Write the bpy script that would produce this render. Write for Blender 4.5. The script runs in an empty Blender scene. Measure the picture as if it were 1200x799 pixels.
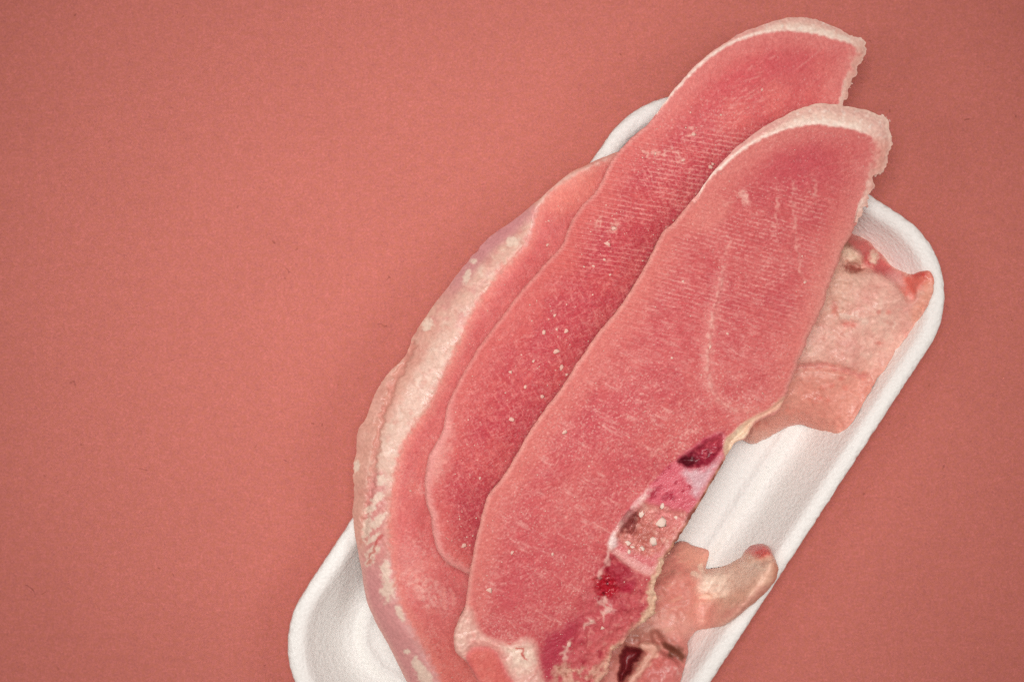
import bpy, math, random
import numpy as np
from mathutils import Vector
from mathutils.geometry import delaunay_2d_cdt

sc = bpy.context.scene
COL = sc.collection

# ------------------------------------------------------------------ camera, world, lamps, exposure
S = 0.379 / 1200.0            # metres on the table per unit of the layout grid
H = 0.80                      # camera height over the table
CX, CY = 600.0, 399.5
cd = bpy.data.cameras.new('camera')
cd.sensor_width = 36.0
cd.lens = 36.0 * H / 0.379
cd.clip_start = 0.05
cd.clip_end = 50.0
cam = bpy.data.objects.new('camera', cd)
cam.location = (0, 0, H)
COL.objects.link(cam)
sc.camera = cam

w = bpy.data.worlds.new('World')
sc.world = w
w.use_nodes = True
w.node_tree.nodes['Background'].inputs['Color'].default_value = (1.0, 0.74, 0.68, 1)   # added ambient fill in a paper-bounce pink, to redden shade and corners
w.node_tree.nodes['Background'].inputs['Strength'].default_value = 0.24

# copy-stand lighting: a softbox above the camera and one on either side, all aimed at the tray
def softbox(loc, aim, energy, cone, radius, color):
    ld = bpy.data.lights.new('softbox', 'SPOT')
    ld.energy = energy
    ld.color = color
    ld.shadow_soft_size = radius
    ld.spot_size = math.radians(cone)
    ld.spot_blend = 1.0  # soft cone falloff added to imitate lens vignetting
    o = bpy.data.objects.new('softbox', ld)
    o.location = loc
    COL.objects.link(o)
    o.rotation_euler = (Vector(aim) - Vector(loc)).to_track_quat('-Z', 'Y').to_euler()


softbox((-0.05, 0.05, 1.04), (-0.008, 0.002, 0), 31.0, 38.0, 0.18, (1.0, 1.0, 0.985))
softbox((-0.52, 0.02, 0.78), (-0.01, 0.0, 0), 6.0, 40.0, 0.20, (1.0, 1.0, 0.985))
softbox((0.50, 0.04, 0.78), (0.0, 0.0, 0), 7.0, 40.0, 0.20, (1.0, 1.0, 0.985))

sc.cycles.use_denoising = False     # keep the fine grain of frost and foam
sc.view_settings.view_transform = 'Standard'
sc.view_settings.look = 'None'
sc.view_settings.exposure = 0.0
sc.view_settings.gamma = 1.0
sc.view_settings.use_curve_mapping = False

random.seed(5)
rng = np.random.default_rng(11)


def P(px, py, z):
    """layout grid -> metres, for a point at height z"""
    k = S * (H - z) / H
    return (px - CX) * k, (CY - py) * k


# ------------------------------------------------------------------ numpy noise
_perm = np.random.default_rng(3).permutation(256)
_perm = np.concatenate([_perm, _perm])
_ang = np.random.default_rng(4).uniform(0, 2 * np.pi, 256)
_gx, _gy = np.cos(_ang), np.sin(_ang)


def perlin(x, y, seed=0):
    x = np.asarray(x, float) + seed * 17.31
    y = np.asarray(y, float) + seed * 9.77
    xi = np.floor(x).astype(int); yi = np.floor(y).astype(int)
    xf = x - xi; yf = y - yi
    u = xf ** 3 * (xf * (xf * 6 - 15) + 10); v = yf ** 3 * (yf * (yf * 6 - 15) + 10)

    def g(ix, iy, fx, fy):
        h = _perm[(_perm[ix & 255] + iy) & 255]
        return _gx[h] * fx + _gy[h] * fy
    a = g(xi, yi, xf, yf); b = g(xi + 1, yi, xf - 1, yf)
    c = g(xi, yi + 1, xf, yf - 1); d = g(xi + 1, yi + 1, xf - 1, yf - 1)
    return ((a + u * (b - a)) * (1 - v) + (c + u * (d - c)) * v) * 1.5


def fbm(x, y, scale, octv=4, seed=0):
    r = 0; amp = 1.0; tot = 0; f = 1.0 / scale
    for i in range(octv):
        r = r + amp * perlin(x * f, y * f, seed + i * 3.1)
        tot += amp; amp *= 0.55; f *= 2.03
    return r / tot


def streak(x, y, deg, ln, wd, seed=0, octv=2):
    """fibre noise: long along deg, fine across it (deg measured clockwise from +x in the layout grid)"""
    a = math.radians(deg)
    p = x * math.cos(a) + y * math.sin(a); q = -x * math.sin(a) + y * math.cos(a)
    r = 0; amp = 1; tot = 0
    for i in range(octv):
        r = r + amp * perlin(p / ln * 1.7 ** i, q / wd * 1.7 ** i, seed + i * 5.3)
        tot += amp; amp *= 0.6
    return r / tot


def sm(a, b, x):
    t = np.clip((x - a) / (b - a), 0, 1)
    return t * t * (3 - 2 * t)


def lin(c):
    c = np.asarray(c, float) / 255.0
    return np.where(c <= 0.04045, c / 12.92, ((c + 0.055) / 1.055) ** 2.4)


def mix(col, c, m):
    m = np.clip(m, 0, 1)[:, None]
    return col * (1 - m) + lin(c)[None, :] * m


# ------------------------------------------------------------------ 2-D outline tools
def spline(pts, step=2.0, closed=True):
    p = np.asarray(pts, float)
    n = len(p)
    out = []
    for i in range(n if closed else n - 1):
        if closed:
            p0, p1, p2, p3 = p[(i - 1) % n], p[i], p[(i + 1) % n], p[(i + 2) % n]
        else:
            p0, p1, p2, p3 = p[max(i - 1, 0)], p[i], p[i + 1], p[min(i + 2, n - 1)]
        L = np.hypot(*(p2 - p1))
        k = max(1, int(round(L / step)))
        for j in range(k):
            t = j / k
            out.append(0.5 * ((2 * p1) + (-p0 + p2) * t + (2 * p0 - 5 * p1 + 4 * p2 - p3) * t * t
                              + (-p0 + 3 * p1 - 3 * p2 + p3) * t ** 3))
    if not closed:
        out.append(p[-1])
    return np.array(out)


def normals2(poly):
    t = np.roll(poly, -1, 0) - np.roll(poly, 1, 0)
    nrm = np.stack([t[:, 1], -t[:, 0]], 1)
    nrm /= np.maximum(np.hypot(nrm[:, 0], nrm[:, 1]), 1e-9)[:, None]
    a = np.sum(poly[:, 0] * np.roll(poly[:, 1], -1) - np.roll(poly[:, 0], -1) * poly[:, 1])
    return nrm if a > 0 else -nrm       # outward


def ragged(poly, amp, seed):
    """uneven edge: amp = function(x, y) -> size of the raggedness"""
    n = normals2(poly)
    x, y = poly[:, 0], poly[:, 1]
    a = amp(x, y)
    fr = np.clip(0.5 + 1.2 * perlin(x / 30, y / 30, seed + 9), 0.1, 1.2)      # smooth and torn stretches
    d = a * (0.8 * perlin(x / 11, y / 11, seed) + 0.75 * fr * perlin(x / 4.6, y / 4.6, seed + 2)
             + 0.8 * perlin(x / 26, y / 26, seed + 7))
    d = d + np.maximum(a - 1.6, 0) * 0.55 * np.maximum(perlin(x / 2.4, y / 2.4, seed + 13), -0.2)
    return poly + n * d[:, None]


def past_edge(poly, out, by=5.0):
    """moves the points of poly that lie near the outline to just outside of it"""
    n = normals2(poly)
    d = dist_line(poly[:, 0], poly[:, 1], out, True)
    ins = pip(poly[:, 0], poly[:, 1], out)
    near = (d < 4.0) | ~ins
    return poly + n * (near * by)[:, None]


def pip(x, y, poly):
    inside = np.zeros(len(x), bool)
    px, py = poly[:, 0], poly[:, 1]
    qx, qy = np.roll(px, -1), np.roll(py, -1)
    for i in range(len(poly)):
        y0, y1 = py[i], qy[i]
        if y0 == y1:
            continue
        c = (y0 > y) != (y1 > y)
        if not c.any():
            continue
        xs = (qx[i] - px[i]) * (y[c] - y0) / (y1 - y0) + px[i]
        inside[c] ^= x[c] < xs
    return inside


def dist_line(x, y, pts, closed=False):
    p = np.asarray(pts, float)
    q = np.roll(p, -1, 0) if closed else p[1:]
    if not closed:
        p = p[:-1]
    best = np.full(len(x), 1e9)
    for (ax, ay), (bx, by) in zip(p, q):
        dx, dy = bx - ax, by - ay
        L2 = dx * dx + dy * dy + 1e-12
        t = np.clip(((x - ax) * dx + (y - ay) * dy) / L2, 0, 1)
        d = (x - ax - t * dx) ** 2 + (y - ay - t * dy) ** 2
        np.minimum(best, d, out=best)
    return np.sqrt(best)


def line_m(x, y, pts, wd, soft=None, wob=0.0, seed=0):
    if wob:
        x = x + wob * perlin(x / 7, y / 7, seed); y = y + wob * perlin(x / 7, y / 7, seed + 5)
    d = dist_line(x, y, pts)
    return 1 - sm(wd * 0.5, wd * 0.5 + (soft or wd * 0.6), d)


def blob(x, y, cx, cy, rx, ry, deg=0, soft=0.5, wob=0.35, seed=0):
    a = math.radians(deg)
    dx, dy = x - cx, y - cy
    u = (dx * math.cos(a) + dy * math.sin(a)) / rx; v = (-dx * math.sin(a) + dy * math.cos(a)) / ry
    r = np.sqrt(u * u + v * v)
    sc_ = max(min(rx, ry) * 0.8, 2.5)
    r = r + wob * (perlin(x / sc_, y / sc_, seed) + 0.5 * perlin(x / sc_ * 2.3, y / sc_ * 2.3, seed + 1))
    return 1 - sm(1 - soft, 1 + soft, r)


def poly_m(x, y, pts, soft, wob=0.0, seed=0, wsc=9.0):
    p = spline(pts, 5)
    if wob:
        x, y = x + wob * fbm(x, y, wsc, 2, seed), y + wob * fbm(x, y, wsc, 2, seed + 11)
    d = dist_line(x, y, p, True)
    ins = pip(x, y, p)
    return sm(-soft, soft, np.where(ins, d, -d))


# ------------------------------------------------------------------ materials
def meat_material(name, rough=0.5, spec=0.35, bump=0.35, scale=1.0, sss=0.0, coat=0.0):
    m = bpy.data.materials.new(name); m.use_nodes = True
    nt = m.node_tree; N = nt.nodes; L = nt.links
    b = N['Principled BSDF']
    at = N.new('ShaderNodeAttribute'); at.attribute_name = 'Col'
    tc = N.new('ShaderNodeTexCoord')
    n1 = N.new('ShaderNodeTexNoise'); n1.inputs['Scale'].default_value = 1500 * scale; n1.inputs['Detail'].default_value = 4
    n2 = N.new('ShaderNodeTexNoise'); n2.inputs['Scale'].default_value = 420 * scale; n2.inputs['Detail'].default_value = 5
    mr = N.new('ShaderNodeMapRange'); mr.inputs['From Min'].default_value = 0.3; mr.inputs['From Max'].default_value = 0.7
    mr.inputs['To Min'].default_value = 0.9; mr.inputs['To Max'].default_value = 1.1
    mx = N.new('ShaderNodeMix'); mx.data_type = 'RGBA'; mx.blend_type = 'MULTIPLY'; mx.inputs['Factor'].default_value = 1
    for n in (n1, n2):
        L.new(tc.outputs['Object'], n.inputs['Vector'])
    L.new(n1.outputs['Fac'], mr.inputs['Value'])
    L.new(at.outputs['Color'], mx.inputs['A']); L.new(mr.outputs['Result'], mx.inputs['B'])
    L.new(mx.outputs['Result'], b.inputs['Base Color'])
    ad = N.new('ShaderNodeMath'); ad.operation = 'ADD'
    L.new(n1.outputs['Fac'], ad.inputs[0]); L.new(n2.outputs['Fac'], ad.inputs[1])
    bp = N.new('ShaderNodeBump'); bp.inputs['Strength'].default_value = bump; bp.inputs['Distance'].default_value = 0.0006
    L.new(ad.outputs[0], bp.inputs['Height']); L.new(bp.outputs['Normal'], b.inputs['Normal'])
    rr = N.new('ShaderNodeMapRange'); rr.inputs['From Min'].default_value = 0.35; rr.inputs['From Max'].default_value = 0.65
    rr.inputs['To Min'].default_value = rough - 0.13; rr.inputs['To Max'].default_value = rough + 0.13
    L.new(n2.outputs['Fac'], rr.inputs['Value']); L.new(rr.outputs['Result'], b.inputs['Roughness'])
    b.inputs['Specular IOR Level'].default_value = spec
    if sss:
        b.inputs['Subsurface Weight'].default_value = sss
        b.inputs['Subsurface Radius'].default_value = (1.0, 0.35, 0.25)
        b.inputs['Subsurface Scale'].default_value = 0.002
    if coat:
        b.inputs['Coat Weight'].default_value = coat; b.inputs['Coat Roughness'].default_value = 0.25
    return m


M_LEAN = meat_material('frozen_lean', 0.52, 0.3, 0.45)
M_SKIN = meat_material('fatty_skin', 0.42, 0.4, 0.3, 0.6)
M_BONE = meat_material('cut_bone', 0.32, 0.5, 0.5)
M_WET = meat_material('wet_flesh', 0.33, 0.5, 0.3, 0.6)


def plain_material(name, rgb, rough=0.5, bump=0.3, scale=900):
    m = bpy.data.materials.new(name); m.use_nodes = True
    nt = m.node_tree; N = nt.nodes; L = nt.links
    b = N['Principled BSDF']
    n = N.new('ShaderNodeTexNoise'); n.inputs['Scale'].default_value = scale; n.inputs['Detail'].default_value = 4
    tc = N.new('ShaderNodeTexCoord'); L.new(tc.outputs['Object'], n.inputs['Vector'])
    cr = N.new('ShaderNodeValToRGB')
    c = lin(rgb)
    cr.color_ramp.elements[0].position = 0.3; cr.color_ramp.elements[0].color = (*(c * 0.84), 1)
    cr.color_ramp.elements[1].position = 0.7; cr.color_ramp.elements[1].color = (*np.minimum(c * 1.12, 0.95), 1)
    L.new(n.outputs['Fac'], cr.inputs['Fac']); L.new(cr.outputs['Color'], b.inputs['Base Color'])
    bp = N.new('ShaderNodeBump'); bp.inputs['Strength'].default_value = bump; bp.inputs['Distance'].default_value = 0.0005
    L.new(n.outputs['Fac'], bp.inputs['Height']); L.new(bp.outputs['Normal'], b.inputs['Normal'])
    b.inputs['Roughness'].default_value = rough
    b.inputs['Specular IOR Level'].default_value = 0.3
    return m


M_FLECK = plain_material('frozen_fat_fleck', (232, 186, 170), 0.5)
M_CHIP = plain_material('pale_bone_chip', (242, 212, 196), 0.45)
M_CRUMB = plain_material('pink_crumb', (224, 168, 146), 0.5)


def tag(o, label=None, cat=None, group=None, kind=None):
    if label: o['label'] = label
    if cat: o['category'] = cat
    if group: o['group'] = group
    if kind: o['kind'] = kind
    return o


def empty(name, loc=(0, 0, 0)):
    o = bpy.data.objects.new(name, None); o.location = loc
    o.empty_display_size = 0.01
    COL.objects.link(o)
    return o


def link_mesh(name, verts, faces, mat, parent=None, cols=None, smooth=True):
    me = bpy.data.meshes.new(name)
    verts = np.asarray(verts, float)
    base = parent_world(parent)
    me.from_pydata((verts - base).tolist(), [], faces if isinstance(faces, list) else faces.tolist())
    if cols is not None:
        ca = me.color_attributes.new('Col', 'FLOAT_COLOR', 'POINT')
        c4 = np.ones((len(verts), 4), np.float32); c4[:, :3] = np.clip(cols, 0, 1)
        ca.data.foreach_set('color', c4.ravel())
    if smooth:
        me.polygons.foreach_set('use_smooth', np.ones(len(me.polygons), bool))
    me.materials.append(mat)
    me.update()
    o = bpy.data.objects.new(name, me)
    COL.objects.link(o)
    if parent: o.parent = parent
    return o


def parent_world(p):
    v = np.zeros(3)
    while p is not None:
        v += np.array(p.location); p = p.parent
    return v


# ------------------------------------------------------------------ the solid builder
def solid(outline, regions, top, bottom, color, spacing=1.5, taper=4.0, bulge=1.5, seed=0):
    """Triangulates one outline with its inner seams, lifts it to top(x,y,d) and closes every region down to
    bottom(x,y).  Returns {region: (verts, faces, cols)} in metres.  outline and region polygons in layout units."""
    r0 = np.random.default_rng(seed)
    x0, y0 = outline.min(0); x1, y1 = outline.max(0)
    gx, gy = np.meshgrid(np.arange(x0, x1, spacing), np.arange(y0, y1, spacing * 0.87))
    gx = gx + (np.arange(gx.shape[0]) % 2)[:, None] * spacing * 0.5
    g = np.stack([gx.ravel(), gy.ravel()], 1) + r0.uniform(-0.2, 0.2, (gx.size, 2)) * spacing
    loops = [outline] + [p for _, p in regions]
    keep = pip(g[:, 0], g[:, 1], outline)
    g = g[keep]
    for lp in loops:
        keep = dist_line(g[:, 0], g[:, 1], lp, True) > spacing * 0.55
        g = g[keep]
    pts = [Vector((float(a), float(b))) for lp in loops for a, b in lp] + [Vector((float(a), float(b))) for a, b in g]
    edges = []; o = 0
    for lp in loops:
        n = len(lp)
        edges += [(o + i, o + (i + 1) % n) for i in range(n)]
        o += n
    v, _, f, _, _, _ = delaunay_2d_cdt(pts, edges, [], 0, 1e-5)
    V = np.array([(a.x, a.y) for a in v]); F = np.array([t[:3] for t in f if len(t) == 3])
    c = V[F].mean(1)
    ins = pip(c[:, 0], c[:, 1], outline)
    F = F[ins]; c = c[ins]
    lab = np.zeros(len(F), int)
    for k, (_, p) in enumerate(regions):
        lab[pip(c[:, 0], c[:, 1], p)] = k + 1
    # orientation: grid y points down, so flip to face up in metres
    a = V[F]
    cr = (a[:, 1, 0] - a[:, 0, 0]) * (a[:, 2, 1] - a[:, 0, 1]) - (a[:, 1, 1] - a[:, 0, 1]) * (a[:, 2, 0] - a[:, 0, 0])
    F[cr > 0] = F[cr > 0][:, ::-1]
    used = np.zeros(len(V), bool); used[F.ravel()] = True
    d = np.zeros(len(V))
    d[used] = dist_line(V[used, 0], V[used, 1], outline, True)
    X, Y = V[:, 0], V[:, 1]
    Z = top(X, Y, d)
    C = color(X, Y, d)
    W = np.stack([*P(X, Y, Z), Z], 1)
    ZB = bottom(X, Y)
    out = {}
    names = ['main'] + [n for n, _ in regions]
    for k, nm in enumerate(names):
        Fk = F[lab == k]
        if not len(Fk):
            continue
        ids, inv = np.unique(Fk.ravel(), return_inverse=True)
        T = inv.reshape(-1, 3)
        verts = W[ids]; cols = C[ids]; n = len(ids)
        E = np.concatenate([T[:, [0, 1]], T[:, [1, 2]], T[:, [2, 0]]])
        key = np.sort(E, 1); u, idx, cnt = np.unique(key[:, 0] * n + key[:, 1], return_index=True, return_counts=True)
        B = E[idx[cnt == 1]]                      # directed boundary edges
        bd = d[ids]
        # outward direction per boundary vertex (metres)
        nd = np.zeros((n, 2))
        ev = verts[B[:, 1], :2] - verts[B[:, 0], :2]
        en = np.stack([ev[:, 1], -ev[:, 0]], 1); en /= np.maximum(np.hypot(en[:, 0], en[:, 1]), 1e-12)[:, None]
        np.add.at(nd, B[:, 0], en); np.add.at(nd, B[:, 1], en)
        nd /= np.maximum(np.hypot(nd[:, 0], nd[:, 1]), 1e-12)[:, None]
        bv = np.unique(B.ravel())
        outer = bd[bv] < 0.05
        m = len(bv)
        pos = np.full(n, -1); pos[bv] = np.arange(m)
        zb = np.minimum(ZB[ids[bv]], verts[bv, 2] - 0.0004)
        zt = verts[bv, 2]
        rings = [verts[bv].copy()]
        for frac, off in ((0.3, 0.0), (0.7, -0.4 * taper), (1.0, -taper)):
            r = verts[bv].copy()
            nz = perlin(X[ids[bv]] / 6.0, Y[ids[bv]] / 6.0 + frac * 5, seed + 31) * 1.2
            r[:, :2] += nd[bv] * np.where(outer, (off - np.abs(nz)) * S, 0.0)[:, None]
            r[:, 2] = zt + (zb - zt) * frac
            rings.append(r)
        base_ids = []
        allv = [verts]; allc = [cols]; o = n
        for j, r in enumerate(rings):
            allv.append(r); allc.append(cols[bv]); base_ids.append(o); o += m
        # join the first ring to the top where the edge is an outer one so that it shades as one rounded edge
        ring0 = base_ids[0] + np.arange(m)
        faces = T.tolist()
        e0, e1 = pos[B[:, 0]], pos[B[:, 1]]
        prev = ring0
        for j in range(1, 4):
            cur = base_ids[j] + np.arange(m)
            q = np.stack([prev[e1], prev[e0], cur[e0], cur[e1]], 1)
            faces += q.tolist()
            prev = cur
        # underside
        bot = verts.copy(); bot[:, 2] = np.minimum(ZB[ids], verts[:, 2] - 0.0004)
        bot[bv] = rings[-1]
        allv.append(bot); allc.append(cols)
        faces += (T[:, ::-1] + o).tolist()
        out[nm] = (np.concatenate(allv), faces, np.concatenate(allc))
    return out


# small irregular chips and flecks
_ico = None


def chip_geo(seed):
    global _ico
    if _ico is None:
        t = (1 + 5 ** 0.5) / 2
        v = np.array([(-1, t, 0), (1, t, 0), (-1, -t, 0), (1, -t, 0), (0, -1, t), (0, 1, t), (0, -1, -t), (0, 1, -t),
                      (t, 0, -1), (t, 0, 1), (-t, 0, -1), (-t, 0, 1)], float) / 1.9
        f = [(0, 11, 5), (0, 5, 1), (0, 1, 7), (0, 7, 10), (0, 10, 11), (1, 5, 9), (5, 11, 4), (11, 10, 2), (10, 7, 6),
             (7, 1, 8), (3, 9, 4), (3, 4, 2), (3, 2, 6), (3, 6, 8), (3, 8, 9), (4, 9, 5), (2, 4, 11), (6, 2, 10), (8, 6, 7), (9, 8, 1)]
        _ico = (v, f)
    r = np.random.default_rng(seed)
    v = _ico[0] * r.uniform(0.5, 1.4, (12, 1)) * np.array([1, r.uniform(0.6, 1.0), 0.6])
    a = r.uniform(0, 6.28)
    R = np.array([[math.cos(a), -math.sin(a), 0], [math.sin(a), math.cos(a), 0], [0, 0, 1]])
    return v @ R.T, _ico[1]


_chip_meshes = {}


def chip_mesh(k, mat):
    key_ = (k, mat.name)
    if key_ not in _chip_meshes:
        v, f = chip_geo(k)
        me = bpy.data.meshes.new('chip'); me.from_pydata(v.tolist(), [], f)
        me.materials.append(mat)
        me.polygons.foreach_set('use_smooth', np.ones(len(me.polygons), bool))
        _chip_meshes[key_] = me
    return _chip_meshes[key_]


def chip(name, px, py, r, top, d, parent, mat, k, flat=0.7):
    """one fleck of about r layout units lying on the surface top"""
    z = float(top(np.array([px]), np.array([py]), np.array([d]))[0])
    x, y = P(px, py, z)
    o = bpy.data.objects.new(name, chip_mesh(k, mat))
    COL.objects.link(o)
    o.location = np.array([x, y, z]) - parent_world(parent)
    o.scale = (r * S, r * S, r * S * flat)
    o.rotation_euler = (0, 0, k * 1.3)
    o.parent = parent
    return o


def flecks(name, px, py, r, z, parent, mat, seed):
    """the many tiny frost and fat specks, joined"""
    vs, fs = [], []; o = 0
    X, Y = P(px, py, z)
    for i in range(len(px)):
        v, f = chip_geo(seed + i % 40)
        vs.append(v * np.array([1, 1, 0.6]) * r[i] * S + np.array([X[i], Y[i], z[i]]))
        fs += [tuple(a + o for a in t) for t in f]; o += len(v)
    ob = link_mesh(name, np.concatenate(vs), fs, mat, parent)
    ob['kind'] = 'stuff'
    return ob


def shreds(out, where, zb, root, r, h, cols, size, seed, gap=-0.05):
    """torn tags of tissue along a stretch of a cut edge"""
    vs, fs, cs = [], [], []; o = 0
    E = out[where(out[:, 0], out[:, 1])]
    for i in range(0, len(E), 3):
        if perlin(E[i:i + 1, 0] / 14, E[i:i + 1, 1] / 14, seed)[0] < gap - 0.25:
            continue
        k = 0.7 + size * r.uniform() ** 2.5
        ex, ey = E[i] + r.uniform(-1.2, 1.0, 2)
        zz = float(zb(E[i:i + 1, 0], E[i:i + 1, 1])[0]) + h * r.uniform(0.5, 0.95)
        v, f = chip_geo(400 + i)
        X, Y = P(ex, ey, zz)
        vs.append(v * np.array([k, k * 0.8, k * 1.2]) * S + np.array([X, Y, zz])); fs += [tuple(q + o for q in t) for t in f]; o += len(v)
        cs.append(np.repeat(lin(cols[0] if r.uniform() > .35 else cols[1])[None], 12, 0))
    sh = link_mesh('torn_shreds', np.concatenate(vs), fs, M_SKIN, root, np.concatenate(cs)); sh['kind'] = 'stuff'


# ------------------------------------------------------------------ tabletop paper
def build_paper():
    m = bpy.data.materials.new('terracotta_paper'); m.use_nodes = True
    nt = m.node_tree; N = nt.nodes; L = nt.links; b = N['Principled BSDF']
    tc = N.new('ShaderNodeTexCoord')

    def noise(scale, det, rough=0.5, dist=0.0):
        n = N.new('ShaderNodeTexNoise'); n.inputs['Scale'].default_value = scale; n.inputs['Detail'].default_value = det
        n.inputs['Roughness'].default_value = rough; n.inputs['Distortion'].default_value = dist
        L.new(tc.outputs['Object'], n.inputs['Vector']); return n
    fine = noise(1250, 3, 0.55, 0.6); mid = noise(260, 4, 0.6); big = noise(28, 3); fleck = noise(190, 2, 0.4, 1.5)
    fib = noise(700, 2, 0.5, 3.0)

    def rng_(n, a, b_, c, d_):
        r = N.new('ShaderNodeMapRange'); r.inputs['From Min'].default_value = a; r.inputs['From Max'].default_value = b_
        r.inputs['To Min'].default_value = c; r.inputs['To Max'].default_value = d_; L.new(n.outputs['Fac'], r.inputs['Value']); return r
    base = N.new('ShaderNodeRGB'); base.outputs[0].default_value = (*lin(PAPER), 1)
    prev = base.outputs[0]
    for r in (rng_(fine, 0.3, 0.7, 0.86, 1.14), rng_(mid, 0.3, 0.7, 0.94, 1.06), rng_(big, 0.3, 0.7, 0.975, 1.025), rng_(fib, 0.3, 0.7, 0.92, 1.08)):
        x = N.new('ShaderNodeMix'); x.data_type = 'RGBA'; x.blend_type = 'MULTIPLY'; x.inputs['Factor'].default_value = 1
        L.new(prev, x.inputs['A']); L.new(r.outputs['Result'], x.inputs['B']); prev = x.outputs['Result']
    hue = noise(620, 3)
    hr = rng_(hue, 0.42, 0.62, 0, 0.5)
    x = N.new('ShaderNodeMix'); x.data_type = 'RGBA'; L.new(hr.outputs['Result'], x.inputs['Factor'])
    L.new(prev, x.inputs['A']); x.inputs['B'].default_value = (*lin((198, 116, 94)), 1); prev = x.outputs['Result']
    fr = rng_(fleck, 0.74, 0.79, 0, 0.45)
    x = N.new('ShaderNodeMix'); x.data_type = 'RGBA'; L.new(fr.outputs['Result'], x.inputs['Factor'])
    L.new(prev, x.inputs['A']); x.inputs['B'].default_value = (*lin((120, 60, 50)), 1)
    L.new(x.outputs['Result'], b.inputs['Base Color'])
    b.inputs['Roughness'].default_value = 0.85; b.inputs['Specular IOR Level'].default_value = 0.15
    bp = N.new('ShaderNodeBump'); bp.inputs['Strength'].default_value = 0.35; bp.inputs['Distance'].default_value = 0.0004
    L.new(fine.outputs['Fac'], bp.inputs['Height']); L.new(bp.outputs['Normal'], b.inputs['Normal'])
    v = [(-0.6, -0.5, 0), (0.6, -0.5, 0), (0.6, 0.5, 0), (-0.6, 0.5, 0)]
    o = link_mesh('paper_tabletop', v, [(0, 1, 2, 3)], m, None, None, False)
    tag(o, 'plain terracotta pink paper covering the tabletop under everything', None, None, 'structure')


PAPER = (203, 118, 109)
build_paper()

# ------------------------------------------------------------------ foam tray
ZR = 0.0235        # rim height
ZF = 0.0045        # inside floor height


def uv(u, v):
    return u * .837 + v * .547, u * .547 - v * .837


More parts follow.
